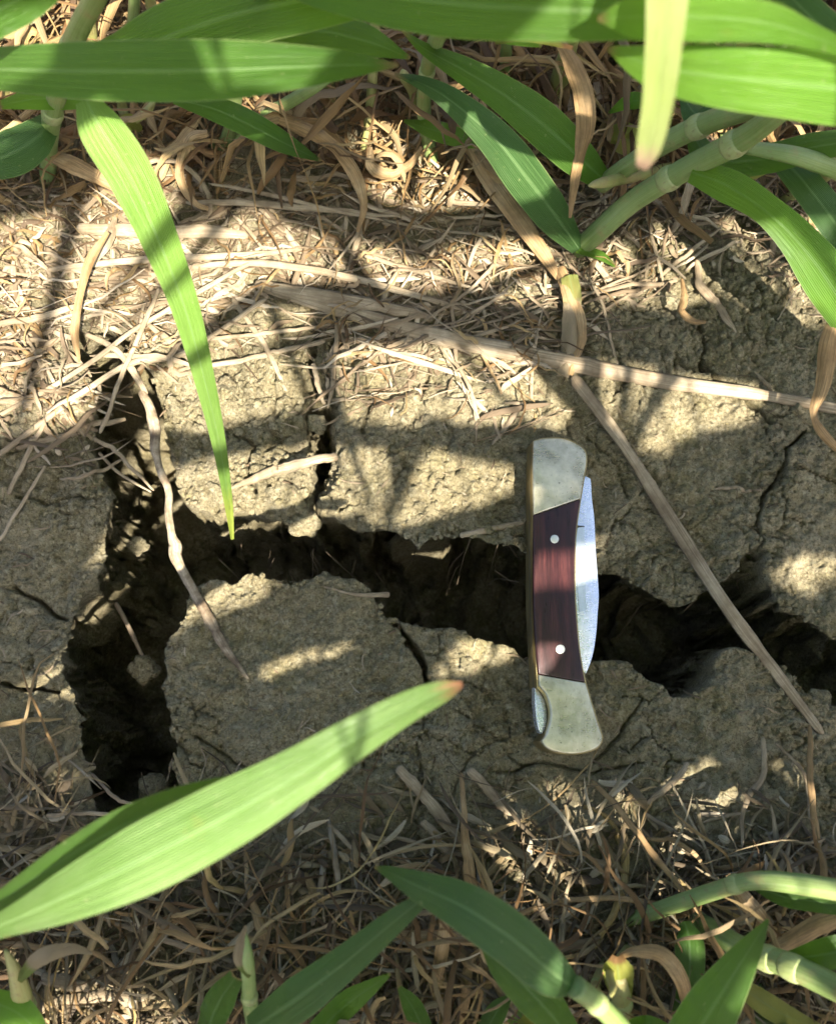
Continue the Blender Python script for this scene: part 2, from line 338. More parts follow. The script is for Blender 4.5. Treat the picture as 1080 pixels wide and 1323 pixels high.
FINE = [  # hairline cracks: (points, half width mm, depth mm)
    ([(495,785),(516,812),(535,838),(548,862),(553,892)], 1.1, 16),
    ([(18,756),(48,776),(66,792),(88,804)], 0.55, 8), ([(5,884),(30,890),(52,892),(80,894)], 0.8, 9),
    ([(305,560),(322,570),(330,578),(318,598),(326,620),(334,640)], 0.7, 8), ([(330,578),(352,578),(372,570)], 0.35, 4),
    ([(905,415),(909,445),(907,470),(925,490),(960,512),(1000,545)], 0.8, 8), ([(880,470),(905,480)], 0.5, 5),
    ([(1045,555),(1018,575),(1014,600),(1000,625),(985,640),(976,668),(978,712)], 0.55, 7), ([(1030,604),(1058,614),(1090,622)], 0.45, 5),
    ([(412,430),(402,470),(408,505)], 2.0, 14), ([(560,890),(600,880),(640,905)], 0.2, 2),
    ([(468,480),(478,520),(470,560)], 0.6, 5), ([(560,455),(545,520)], 0.5, 5), ([(830,905),(800,950),(770,985)], 0.5, 3),
    ([(760,560),(800,600),(812,640)], 0.2, 3), ([(300,480),(310,520)], 0.5, 5), ([(640,1000),(700,985),(760,1000),(830,985)], 0.4, 3),
    ([(20,640),(60,650),(110,640)], 0.4, 4), ([(250,950),(300,985),(350,1010)], 0.35, 3),
]
def axis(lo, hi, step, far):
    core = np.arange(lo, hi+step/2, step); o = []; s = step; v = hi
    while v < far: s *= 1.22; v += s; o.append(v)
    b = []; s = step; v = lo
    while v > -far: s *= 1.22; v -= s; b.append(v)
    return np.array(b[::-1]+list(core)+o)
GX = axis(-0.205, 0.205, 0.00062, 45); GY = axis(-0.20, 0.262, 0.00062, 45)
X, Y = np.meshgrid(GX, GY, indexing='ij')
near = np.clip(1.6-np.hypot(X, Y)*2.0, 0, 1)
def macro(x, y):
    return 0.0055*fbm(x, y, 0.075, 3, 5)+0.004*sstep(-0.11, -0.19, y)*1.5+0.010*sstep(0.10, 0.22, y)
HS = macro(X, Y)*near+0.03*fbm(X, Y, 1.4, 3, 44)*(1-near)
wx = X+0.0026*fbm(X, Y, 0.011, 4, 21)+0.0009*vnoise(X/0.0021, Y/0.0021, 31)+0.0016*fbm(X, Y, 0.0055, 2, 33)
wy = Y+0.0026*fbm(X, Y, 0.011, 4, 25)+0.0009*vnoise(X/0.0021, Y/0.0021, 35)+0.0016*fbm(X, Y, 0.0055, 2, 37)
box = (np.abs(X) < 0.45) & (np.abs(Y) < 0.4)
sd = np.full(X.shape, 1.0); d = seg_dist(wx[box], wy[box], CR, True); ins = inside(wx[box], wy[box], CR)
sd[box] = np.where(ins, -d, d)
lumps = fbm(X, Y, 0.02, 3, 61)
PX, PY = topix(X, Y, 0.0)
# rims crumble outwards, then the wall falls away
soft = 0.5+0.5*fbm(X, Y, 0.03, 2, 71)
upface = sstep(470, 400, PX)*sstep(700, 660, PY)*sstep(190, 230, PX)
rim = 0.0007+0.0012*soft+0.007*upface
drop = sstep(rim, 0.0, sd)
H = HS-drop*(0.0009+0.0016*soft+0.006*upface)
wall = sstep(0.0002, -0.0072-0.003*soft-0.003*upface, sd)
bottom = 0.150+0.020*lumps
shelf = sstep(0.35, 0.8, fbm(X, Y, 0.035, 2, 81)+0.25)                 # lumps caught inside the crack
inleft = sstep(235, 200, PX)*sstep(560, 640, PY)
bottom = bottom-0.020*shelf*inleft-0.070*sstep(985, 1060, PX)*sstep(790, 850, PY)-0.050*sstep(0.2, 0.7, fbm(X, Y, 0.03, 2, 87))*sstep(820, 860, PY)
H = H-wall*(bottom-0.008)
rough_w = np.clip(wall*2, 0, 1)
H += rough_w*0.006*fbm(X, Y, 0.012, 3, 91)
# surface texture
plate = 1-0.6*sstep(280, 200, PY)
rdg = 1-np.abs(fbm(wx, wy, 0.013, 3, 103))*2.2
H += near*(0.0036*fbm(X, Y, 0.016, 4, 101)+0.0016*rdg**2*plate+0.0016*(1+upface)*np.abs(fbm(wx, wy, 0.008, 3, 107))+0.0011*fbm(X, Y, 0.0045, 3, 111)+0.00055*vnoise(X/0.0013, Y/0.0013, 121))
d1, d2, hv = worley(X+0.0008*vnoise(X/0.004, Y/0.004, 3), Y+0.0008*vnoise(X/0.004, Y/0.004, 4), 0.0052, 131)
crumb = np.clip(sstep(0.006, 0.0, sd)*0.45+sstep(0.10, 0.5, fbm(X, Y, 0.028, 2, 141))*0.55+0.12, 0, 1)
upl = sstep(500, 420, PX)*sstep(700, 640, PY)*sstep(420, 480, PY)
band = sstep(240, 280, PY)*sstep(500, 450, PY)
crumb = np.clip(crumb+0.6*upl+0.6*band, 0, 1.5)
H += near*crumb*(1-rough_w*0.5)*(0.0017*(1-np.clip(d1*1.5, 0, 1)**2)*(0.2+1.1*hv)-0.0010*sstep(0.16, 0.0, d2-d1))
e1, e2, ev = worley(X, Y, 0.0023, 137)
H += near*crumb*0.0009*(1-np.clip(e1*1.5, 0, 1)**2)*(0.3+ev)
l1, l2, lv = worley(X+0.002*vnoise(X/0.007, Y/0.007, 8), Y+0.002*vnoise(X/0.007, Y/0.007, 9), 0.0105, 139)
H += near*np.clip(crumb, 0, 1.2)*(1-rough_w)*(0.0026*(1-np.clip(l1*1.3, 0, 1)**2)*(0.2+lv)-0.0016*sstep(0.10, 0.0, l2-l1))
# thin plates of drying crust
p1, p2, pv = worley(wx*1.0, wy*1.0, 0.019, 151)
H += near*(0.0014*(pv-0.5)*sstep(0.0, 0.08, p2-p1)-0.0026*sstep(0.045, 0.0, p2-p1)*sstep(0.05, 0.35, fbm(X, Y, 0.03, 2, 161)))*plate
for pts, hw, dp in FINE:
    q = [tuple(P(a, b)[:2]) for a, b in pts]
    x0 = min(a for a, b in q)-0.01; x1 = max(a for a, b in q)+0.01; y0 = min(b for a, b in q)-0.01; y1 = max(b for a, b in q)+0.01
    bb = (X > x0) & (X < x1) & (Y > y0) & (Y < y1)
    qx = X[bb]+0.0012*fbm(X[bb], Y[bb], 0.006, 3, 201); qy = Y[bb]+0.0012*fbm(X[bb], Y[bb], 0.006, 3, 205)
    dd = seg_dist(qx, qy, q); ww = hw*0.001*(0.75+0.6*vnoise(X[bb]/0.006, Y[bb]/0.006, 211))
    H[bb] -= dp*0.001*sstep(1.0, 0.25, dd/(ww+0.0004))+0.0008*sstep(0.004, 0, dd)
def sample(A, x, y):
    x = np.asarray(x, float); y = np.asarray(y, float)
    i = np.clip(np.searchsorted(GX, x)-1, 0, len(GX)-2); j = np.clip(np.searchsorted(GY, y)-1, 0, len(GY)-2)
    fx = np.clip((x-GX[i])/(GX[i+1]-GX[i]), 0, 1); fy = np.clip((y-GY[j])/(GY[j+1]-GY[j]), 0, 1)
    return (A[i, j]*(1-fx)+A[i+1, j]*fx)*(1-fy)+(A[i, j+1]*(1-fx)+A[i+1, j+1]*fx)*fy
def gh(x, y): return sample(H, x, y)
def gs(x, y): return sample(HS, x, y)
def G(px, py, dz=0.0, surf=True):
    z = 0.0
    for _ in range(5):
        p = P(px, py, z); z = float((gs if surf else gh)(p[0], p[1]))+dz
    return P(px, py, z)
nx, ny = X.shape
gx_, gy_ = np.gradient(np.clip(sd, -0.03, 0.03), GX, GY)
def blur(a, k=4):
    for _ in range(k):
        a = (a+np.roll(a, 1, 0)+np.roll(a, -1, 0)+np.roll(a, 1, 1)+np.roll(a, -1, 1))/5
    return a
gx_ = blur(gx_, 14); gy_ = blur(gy_, 14)
under = 0.028*sstep(0.0, 0.30, wall)*np.exp(np.minimum(sd+0.004, 0)/0.010)*(1-0.7*upface)*(np.hypot(X, Y) < 0.4)*(0.10+0.90*np.maximum(sstep(0.25, 0.7, gy_), 0.8*sstep(0.2, 0.6, -gx_)))
under = blur(under, 7)
rw = sstep(0.02, 0.3, wall)
ox = rw*0.0045*fbm(Y, H*0.8, 0.011, 3, 301)+rw*0.002*vnoise(X/0.003, H/0.004, 303); oy = rw*0.0045*fbm(X, H*0.8, 0.011, 3, 305)+rw*0.002*vnoise(Y/0.003, H/0.004, 307)
V = np.stack([(X+gx_*under+ox).ravel(), (Y+gy_*under+oy).ravel(), H.ravel()], 1)
idx = np.arange(nx*ny).reshape(nx, ny)
F = np.stack([idx[:-1, :-1].ravel(), idx[1:, :-1].ravel(), idx[1:, 1:].ravel(), idx[:-1, 1:].ravel()], 1)
me = bpy.data.meshes.new('ground'); me.vertices.add(len(V)); me.vertices.foreach_set('co', V.astype(np.float32).ravel())
me.loops.add(F.size); me.loops.foreach_set('vertex_index', F.astype(np.int32).ravel())
me.polygons.add(len(F)); me.polygons.foreach_set('loop_start', np.arange(0, F.size, 4, dtype=np.int32))
me.polygons.foreach_set('use_smooth', np.ones(len(F), bool)); me.update(calc_edges=True); me.validate()
me.materials.append(M['soil'])
ground = bpy.data.objects.new('ground', me); C.objects.link(ground)
ground['kind'] = 'structure'; ground['label'] = 'dry olive brown clay soil split by a deep branching crack'
del V, F

# ------------------------------------------------------------------ soil crumbs and small clods
def ico(sub=1):
    bm = bmesh.new(); bmesh.ops.create_icosphere(bm, subdivisions=sub, radius=1)
    v = np.array([list(q.co) for q in bm.verts]); f = np.array([[q.index for q in p.verts] for p in bm.faces]); bm.free(); return v, f
IV, IF = ico(1)
def scatter_crumbs(name, label, spots, m):
    vs = []; fs = []; o = 0
    for (x, y, r) in spots:
        z = float(gh(x, y)); q = IV*(1+0.28*(rng.random((len(IV), 1))-0.5)*2)*np.array([1, 0.7+0.5*rng.random(), 0.55+0.3*rng.random()])*r
        a = rng.random()*6.28; ca, sa = math.cos(a), math.sin(a)
        q = np.stack([q[:, 0]*ca-q[:, 1]*sa, q[:, 0]*sa+q[:, 1]*ca, q[:, 2]], 1)+np.array([x, y, z+r*0.25])
        vs.append(q); fs.append(IF+o); o += len(IV)
    ob = link_mesh(name, np.vstack(vs), np.vstack(fs), m, smooth=False)
    return tag(ob, label, 'soil crumbs', kind='stuff')
spots = []
while len(spots) < 11000:
    px, py = rng.random()*1120-20, rng.random()*1340-10
    p = P(px, py); s = float(sample(sd, p[0], p[1]))
    if s < 0.0012: continue
    wgt = 0.10+0.9*math.exp(-max(s, 0)/0.006)+(1.0 if (250 < py < 470) else 0)+(0.5 if px < 420 and 470 < py < 690 else 0)+(0.25 if py > 1000 else 0)
    if rng.random() > wgt: continue
    spots.append((p[0], p[1], 0.00035+0.0012*rng.random()**3+(0.0009*rng.random() if (rng.random() < 0.3 and 240 < py < 520) else 0)))
for k in range(900):
    px, py = rng.uniform(195, 700), rng.uniform(440, 712); p = P(px, py); sv = float(sample(sd, p[0], p[1]))
    if sv < 0.0012 or (px > 430 and rng.random() < 0.55 and sv > 0.006): continue
    spots.append((p[0], p[1], 0.0008+0.0019*rng.random()**2.2))
scatter_crumbs('soil_crumbs', 'small loose crumbs of dry clay strewn along the crack rims', spots, M['soil'])
CV, CF = ico(3)
def clod(px, py, r, label, dz=0.0, sx=1.0, surf=False):
    p = G(px, py, 0, surf); n = CV.copy()
    k = fbm(n[:, 0]*3+px, n[:, 1]*3+n[:, 2]*2, 1.6, 3, int(px))*0.38+0.10*vnoise(n[:, 0]*7+px, n[:, 1]*7+n[:, 2]*5, 9)
    n = n*(1+k)[:, None]*np.array([sx, 1, 0.75])*r
    o = link_mesh('soil_clod', n+np.array([p[0], p[1], p[2]+r*0.35+dz]), CF, M['soil'], loc=(p[0], p[1], p[2]))
    return tag(o, label, 'soil clod')
clod(409, 545, 0.0042, 'thumbnail sized clod wedged in the short side crack above the main crack', surf=True, dz=-0.003)
clod(160, 690, 0.0040, 'brown clod caught in the left crack just above its deepest dark part', surf=True, dz=-0.022)
clod(392, 672, 0.0052, 'grey clod sagging from the lit lower lip of the upper block', surf=True, dz=-0.008, sx=1.3)
clod(752, 700, 0.0030, 'small clod half hidden under the knife blade', surf=True, dz=-0.004)
clod(1062, 905, 0.0052, 'round clod on the dark slope below the right end of the crack', surf=True, dz=-0.006)
clod(160, 855, 0.0058, 'dim clod hanging low inside the wide left crack', surf=True, dz=-0.030)
clod(185, 1020, 0.0060, 'dark lump of soil at the lower mouth of the left crack', surf=True, dz=-0.020)

# ------------------------------------------------------------------ pocket knife
NT = np.array([math.sin(R(10)), 0.0, math.cos(R(10))]); K0 = G(730, 770, 0.0175)
def PK(px, py, dn=0.0):                                  # point on the knife's upper face plane lowered by dn
    d = ray(px, py); c0 = K0-NT*dn; return CAM+d*(np.dot(c0-CAM, NT)/np.dot(d, NT))
KU = np.array([math.cos(R(10)), 0, -math.sin(R(10))]); KV = np.array([0, 1.0, 0])
knife = thing('pocket_knife', 'folded pocket knife with dark red wood handle and silver bolsters lying across the crack', 'pocket knife', tuple(K0-NT*0.013))
def arc(pts, n=3):                                       # smooth an open run of outline points
    q = np.array([(a, b, 0) for a, b in pts], float); return [tuple(v[:2]) for v in spline(q, len(pts)*n)]
def plate(name, outline, top, thick, bev, m, rings=4, parent=None):
    pts = np.array([PK(a, b, top) for a, b in outline]); c0 = K0-NT*top
    uv = np.stack([(pts-c0)@KU, (pts-c0)@KV], 1)
    area = 0.5*np.sum(uv[:, 0]*np.roll(uv[:, 1], -1)-np.roll(uv[:, 0], -1)*uv[:, 1])
    if area < 0: uv = uv[::-1]
    e = np.roll(uv, -1, 0)-uv; e /= np.linalg.norm(e, axis=1)[:, None]+1e-12
    nrm = np.stack([e[:, 1], -e[:, 0]], 1); vn = nrm+np.roll(nrm, 1, 0); vn /= np.linalg.norm(vn, axis=1)[:, None]+1e-9
    n = len(uv); V = []
    lv = [(bev*(1-math.sin(a)), bev*(1-math.cos(a))) for a in np.linspace(0, math.pi/2, rings)] if bev else [(0, 0)]
    for ins_, dn in lv: V.append([c0+KU*a+KV*b-NT*dn for a, b in uv-vn*ins_])
    V.append([c0+KU*a+KV*b-NT*thick for a, b in uv]); V = np.array(V); rr = len(V)
    F = [tuple(range(n))]+[(r*n+j, (r+1)*n+j, (r+1)*n+(j+1) % n, r*n+(j+1) % n) for r in range(rr-1) for j in range(n)]+[tuple((rr-1)*n+j for j in range(n))[::-1]]
    o = link_mesh(name, V.reshape(-1, 3), F, m, parent or knife, smooth=True)
    o.data.set_sharp_from_angle(angle=R(38)) if hasattr(o.data, 'set_sharp_from_angle') else None
    return o
topb = arc([(689.2,569.5),(697,567),(709.6,565.6),(727,566.4),(739,570.4),(751.3,577.4),(756.9,585.2),(757.6,597),(754.8,614.8),(750,644.3)])+[(704.3,660),(689.4,664.9)]+[(688.6,640),(688.4,600)]
wood = [(689.5,665.4),(704.4,660.6),(750,644.9)]+arc([(747.8,658.3),(745.2,677.4),(743.5,696.5),(742.6,731.3),(743,769.6),(745.2,803.5),(747.8,833),(751.3,857.4),(756,881.2)],2)+[(695.7,870.8)]+arc([(693,847),(690.6,812),(689.4,777),(689.2,714),(689.3,680)],2)
botb = [(695.9,871.5),(756.3,881.9)]+arc([(760,893.9),(765.2,911.3),(772.2,933.9),(777,948),(778,956),(773,965),(761.7,970.4),(744.3,973.6),(727,973),(713,969.6),(704.3,964.3),(699.1,957.4)],3)+arc([(705.2,949.6),(710.4,933.9),(711.7,920),(709.6,907.8),(705.2,895.7),(700,889.6),(696.5,885.2)],3)
notch = arc([(697.3,957.6),(703.4,949.6),(708.2,934),(709.3,920),(707.2,909),(702.8,898),(697.6,892),(693.2,889)],3)
body = arc([(688.2,569.8),(697,566.2),(709.6,564.8),(727,565.6),(739.6,569.6),(752,576.8),(757.9,585),(758.6,597),(755.8,614.8),(751,644.3),(748.8,658.3),(746.2,677.4),(744.5,696.5),(743.6,731.3),(744,769.6),(746.2,803.5),(748.8,833),(752.3,857.4),(757.3,881.7),(761,893.9),(766.2,911.3),(773.2,933.9),(778,948),(779,956),(774,966),(762,971.4),(744.3,974.8),(727,974.2),(712.5,970.8),(703,965.3),(697.5,958.6)],2)+notch+arc([(692,860),(689.6,812),(688.2,777),(687.8,714),(687.4,640)],2)
brass1 = plate('liner', body, 0.0016, 0.0030, 0.0002, M['brass'])
brass2 = plate('liner', body, 0.0078, 0.0096, 0.0002, M['brass'])
# spring back filling the spine side between the liners
spine = [(688.6,571),(700,567),(716,566)]+[(715,600),(712,700),(712,800),(716,850),(714,872)]+[(698,880),(692.6,888)]+arc([(691.4,860),(689.2,812),(687.8,777),(687.5,714),(687.3,640)],2)
plate('back_spring', spine, 0.0031, 0.0046, 0.0, M['spring'])
plate('bolster', topb, 0.0, 0.0016, 0.0007, M['nickel'], 5)
plate('bolster', botb, 0.0, 0.0016, 0.0007, M['nickel'], 5)
ws = plate('handle_scale', wood, 0.0001, 0.0015, 0.0006, M['wood'], 4)
plate('bolster', topb, 0.0112-0.0016, 0.0032, 0.0, M['nickel']); plate('bolster', botb, 0.0112-0.0016, 0.0032, 0.0, M['nickel']); plate('handle_scale', wood, 0.0096, 0.0032, 0.0, M['wood'])
blade_o = arc([(700,640),(735,612),(756,615.6),(760,616),(763.3,621),(764.6,644),(767.8,670.4),(769.8,714),(773,757.4),(773.4,775),(772.2,790),(770.4,815.7),(767,840),(761.7,859),(756.6,870.6)],3)+[(740,850),(720,800),(705,700)]
blade = plate('blade', blade_o, 0.0044, 0.0026, 0.0003, M['steel'], 3)
groove = [(746.6,680.4),(754.6,680),(755.4,700),(756,730),(756.6,762),(757,790),(748,790),(744,740),(743,700)]
plate('nail_groove', groove, 0.0042, 0.0004, 0.00005, metal_mat('blade_groove', (0.56, 0.61, 0.67), (0.64, 0.69, 0.74), 0.8, 0.32), 2, blade)
plate('nail_nick', [(743,677.5),(748,679),(754.8,679.4),(754.8,680.6),(748,681.2),(743.5,683.5)], 0.0041, 0.0004, 0.0, M['dark'], 2, blade)  # raised dark plate; the shade of the nick is put into its colour
lev = arc([(690.3,888),(696,893),(702.6,903),(706,916),(706.2,932),(702,946.4),(698.6,946.8),(695.4,942.6),(692.6,930),(690.6,910)],3)
plate('lock_lever', lev, 0.0036, 0.0036, 0.0005, M['steel'], 3)
for a, b, r in ((716.5, 696.2, 5.6), (724.0, 838.6, 6.1)):
    plate('rivet', [(a+r*math.cos(t), b+r*math.sin(t)) for t in np.linspace(0, 2*math.pi, 24, endpoint=False)], -0.0002, 0.0012, 0.00035, M['rivet'], 4)

# ------------------------------------------------------------------ green wheat
def wpx(p, w): return w*K*depth(p)
def ctrl(pts, ground_rows=()):
    """(px, py, z, width px, roll deg) -> rows in metres; z may be 'g' for the ground"""
    out = []
    for c in pts:
        px, py, z, wd = c[:4]; ro = c[4] if len(c) > 4 else 0
        p = G(px, py, 0.001) if z == 'g' else P(px, py, z)
        out.append([*p, wpx(p, wd), R(ro)])
    return np.array(out)
def leaf(parent, pts, m='leaf', fold=0.16, ripple=0.03, n=44, cols=8, name='leaf', label=None):
    s = spline(ctrl(pts), n); s[:, 3] = np.maximum(s[:, 3], 0.0002)
    v, f, uv = ribbon_geo(s, n, cols, fold, ripple, seed=int(abs(pts[0][0])*7+abs(pts[0][1])) % 999)
    o = link_mesh(name, v, f, M[m], parent, uv, loc=s[0, :3])
    if label: o['label'] = label
    return o
def stem(parent, pts, m='culm', nodes=(), n=36, flat=0.9, label=None, nodew=1.14):
    s = spline(ctrl(pts), n)
    v, f, uv = tube_geo(s, 12, flat, 0.03, seed=int(abs(pts[0][0])) % 999)
    o = link_mesh('stem', v, f, M[m], parent, uv, loc=s[0, :3])
    if label: o['label'] = label
    for t in nodes:
        c = t*(n-1); i0 = int(c); tt = np.linspace(max(0, c-0.9*n/36), min(n-1, c+0.9*n/36), 9)
        L = np.linalg.norm(s[min(n-1, i0+1), :3]-s[i0, :3])+1e-9; half = s[i0, 3]*0.40/L
        tt = np.clip(np.linspace(c-half, c+half, 9), 0, n-1)
        q = np.stack([np.interp(tt, np.arange(n), s[:, k]) for k in range(5)], 1)
        q[:, 3] *= 1.03+(nodew-1)*np.sin(np.linspace(0, math.pi, 9))**0.7
        v, f, uv = tube_geo(q, 14, flat, 0.02, seed=3)
        link_mesh('node', v, f, M['node'], o, uv, loc=q[4, :3])
    return o
def plant(label, base, group='young wheat plants edging the bare strip'):
    p = G(base[0], base[1]) if len(base) == 2 else np.array(base)
    return thing('wheat_plant', label, 'wheat plant', tuple(p), group)

# --- far row, from left to right
p = plant('wheat plant at top left whose long green blade hangs down over the crack', (62, 235))
stem(p, [(62,235,'g',20),(66,160,0.050,24),(92,62,0.100,27),(125,-5,0.135,27),(160,-80,0.17,26)], nodes=(0.30, 0.56))
leaf(p, [(112,128,0.112,30),(130,165,0.108,58),(168,228,0.098,62,-10),(205,310,0.085,50,-14),(238,395,0.068,38,-10),(262,480,0.050,28),(283,570,0.033,19,10),(296,650,0.018,12,20),(301,697,0.010,5,30)], 'hang', 0.13, 0.02, 60, label='long blade hanging over the crack with a yellow tip')
leaf(p, [(-90,100,0.120,24),(-20,90,0.135,48),(110,92,0.150,70),(260,91,0.160,74),(370,87,0.162,56),(450,84,0.160,32),(515,84,0.156,4)], 'leaf', 0.07, 0.01, 60, label='broad flat blade pointing right')
leaf(p, [(98,78,0.100,20),(160,72,0.115,60),(230,42,0.128,78),(330,12,0.142,80),(450,-12,0.155,70),(640,-50,0.16,20)], 'leaf', 0.12, 0.02)
leaf(p, [(118,132,0.060,14),(90,128,0.066,26),(45,128,0.070,26),(0,136,0.068,10)], 'bright', 0.14)
p = plant('wheat plant at the left edge with a dark speckled blade', (-60, 260))
stem(p, [(-60,260,'g',20),(-50,200,0.05,20),(-30,120,0.09,20)])
leaf(p, [(75,150,0.045,22,10),(45,180,0.055,50),(5,203,0.060,54),(-60,225,0.055,24)], 'blue', 0.14)
leaf(p, [(-70,60,0.16,40),(-20,22,0.165,60),(40,-8,0.165,54),(100,-40,0.16,20)], 'leaf', 0.1)
p = plant('wheat plant with pale jointed stem under the broad top left blade', (285, 200))
stem(p, [(285,200,'g',17),(300,160,0.028,19),(304,118,0.055,22),(320,50,0.10,22),(345,-20,0.15,24)], nodes=(0.16, 0.52))
leaf(p, [(225,128,0.070,12),(275,140,0.064,30),(320,160,0.056,34,-8),(370,186,0.044,26),(415,208,0.032,3)], 'leaf', 0.16, 0.03)
leaf(p, [(345,60,0.11,10),(400,40,0.12,36),(470,52,0.12,40),(530,75,0.11,4)], 'leaf', 0.14)
p = plant('wheat plant with thin pale stems behind the top middle leaves', (560, 215))
stem(p, [(560,215,'g',16),(548,150,0.035,18),(552,90,0.075,19),(572,30,0.11,22),(600,-40,0.15,22)], nodes=(0.45,))
stem(p, [(470,205,'g',11),(480,120,0.03,13),(485,20,0.06,14),(490,-30,0.08,14)], 'culm_y')
leaf(p, [(522,156,0.03,4),(560,168,0.038,24),(600,180,0.036,22),(632,190,0.03,4)], 'bright', 0.14)
leaf(p, [(535,10,0.11,20),(600,20,0.115,34),(660,42,0.11,30),(700,60,0.10,4)], 'bright', 0.14)
p = plant('wheat plant with two sun striped blades crossing in front of the far row', (748, 330))
leaf(p, [(748,322,0.012,20,-10),(722,285,0.030,46,-14),(682,232,0.052,54,-10),(640,180,0.068,46,0),(585,132,0.080,32,10),(545,108,0.084,18,10),(510,96,0.084,3)], 'blue', 0.17, 0.02, 56, label='blue green blade banded by sunlight')
leaf(p, [(786,238,0.030,22,-10),(750,205,0.050,48,-10),(700,160,0.068,54),(650,122,0.080,44),(598,90,0.090,32),(550,64,0.096,16),(520,40,0.10,3)], 'leaf', 0.15, 0.02, 56, label='green blade crossing behind the blue green one')
stem(p, [(744,326,'g',24),(772,300,0.022,27),(820,258,0.042,28),(890,216,0.068,30),(955,182,0.090,32),(1010,142,0.112,28),(1110,60,0.15,26)], nodes=(0.40, 0.60), n=50)
stem(p, [(776,240,0.030,22),(800,222,0.040,24),(850,190,0.058,27),(915,158,0.080,29),(1000,128,0.105,29),(1110,70,0.14,26)], nodes=(0.42,), n=44)
leaf(p, [(735,355,0.014,22),(742,395,0.012,26,20),(735,440,0.009,24,-15),(728,486,0.006,15,10)], 'drying', 0.3, 0.10, 30, label='withered leaf drying from yellow green to straw')
leaf(p, [(722,345,0.010,14),(738,380,0.013,20,30),(748,430,0.010,16,-30),(735,484,0.006,10)], 'dead', 0.35, 0.1, 30, cols=6, label='dry straw coloured leaf')
leaf(p, [(745,322,0.012,10),(775,330,0.010,12),(795,345,0.006,3)], 'bright', 0.2, n=14, cols=4)
leaf(p, [(640,55,0.11,5),(680,50,0.11,8),(740,62,0.10,5)], 'yellow', 0.2, n=14, cols=4)
p = plant('wheat plant on the right whose bent blade runs out past the frame edge', (1120, 300))
stem(p, [(1120,300,'g',24),(1110,240,0.05,24),(1040,205,0.075,24),(960,190,0.075,16)], 'culm')
leaf(p, [(893,222,0.072,26,10),(935,238,0.074,42,0),(985,270,0.074,40,-20),(1030,312,0.070,48,-10),(1075,372,0.060,60),(1120,450,0.04,40),(1150,520,0.02,10)], 'bright', 0.16, 0.02, label='bright green blade bending down at the right edge')
leaf(p, [(890,165,0.06,14),(920,205,0.062,40,20),(990,205,0.068,38),(1050,190,0.075,36),(1120,180,0.08,30)], 'leaf', 0.16)
leaf(p, [(985,188,0.06,14),(1020,215,0.062,34,10),(1050,250,0.060,40),(1085,300,0.05,40),(1110,360,0.04,20)], 'blue', 0.16)
leaf(p, [(900,205,0.055,10),(935,215,0.05,38,0),(975,213,0.05,36),(1010,205,0.05,10)], 'yellow', 0.16)
leaf(p, [(880,120,0.07,10),(905,150,0.075,40,0),(960,130,0.08,40),(1010,100,0.09,10)], 'blue', 0.16)
p = plant('wheat plant with the broad translucent blades across the top right', (1150, 200))
stem(p, [(1150,200,'g',24),(1160,120,0.10,24),(1170,60,0.17,26)])
leaf(p, [(1200,130,0.175,60),(1110,118,0.180,88),(1020,108,0.185,84),(920,98,0.185,72),(840,84,0.180,50),(785,62,0.175,6)], 'bright', 0.09, 0.01, 50)
leaf(p, [(1130,75,0.19,20),(1062,52,0.195,26),(990,30,0.198,48),(900,22,0.199,58),(820,22,0.198,50),(772,24,0.196,6)], 'bright', 0.08, 0.01, 40, label='bright blade added for the sunlit part of the longest blade')  # added blade; its brighter colour stands in for sunlight through the longest blade
leaf(p, [(1056,54,0.19,4),(1010,30,0.19,40),(920,18,0.19,68),(820,16,0.188,66),(700,12,0.184,76),(560,2,0.176,80),(420,-20,0.165,60),(300,-50,0.15,30)], 'leaf', 0.08, 0.01, 60, label='longest blade crossing the whole top edge')
leaf(p, [(1130,70,0.14,40),(1080,50,0.145,44),(1030,5,0.15,40),(990,-40,0.15,20)], 'blue', 0.12)
p = plant('out of focus pale wheat blade hanging close to the lens at top right', (900, -120))
stem(p, [(900,-120,'g',26),(890,-130,0.12,26),(872,-112,0.213,26)])
leaf(p, [(872,-110,0.212,60),(864,-30,0.212,56),(858,50,0.208,48),(850,130,0.202,40),(838,190,0.196,32),(828,218,0.193,14)], 'cream', 0.10, 0.01, 40)
p = plant('short yellowing wheat shoot behind the crossed blades', (712, 150))
stem(p, [(712,165,'g',20),(722,110,0.022,26),(735,60,0.05,22),(745,20,0.07,18)], 'culm_y')
leaf(p, [(785,180,0.03,10),(800,176,0.035,36,0),(825,190,0.03,34),(840,205,0.025,8)], 'yellow', 0.14, n=20)
p = plant('thin pale wheat shoots in the upper left corner', (150, 110), )
for x0, y0, x1, y1 in ((150,140,175,-20),(120,130,110,-10),(15,150,-10,60),(205,120,190,-20)):
    stem(p, [(x0,y0,'g',11),((x0+x1)/2+6,(y0+y1)/2,0.035,13),(x1,y1,0.07,14)], 'culm_y' if x0 != 150 else 'culm', n=18)
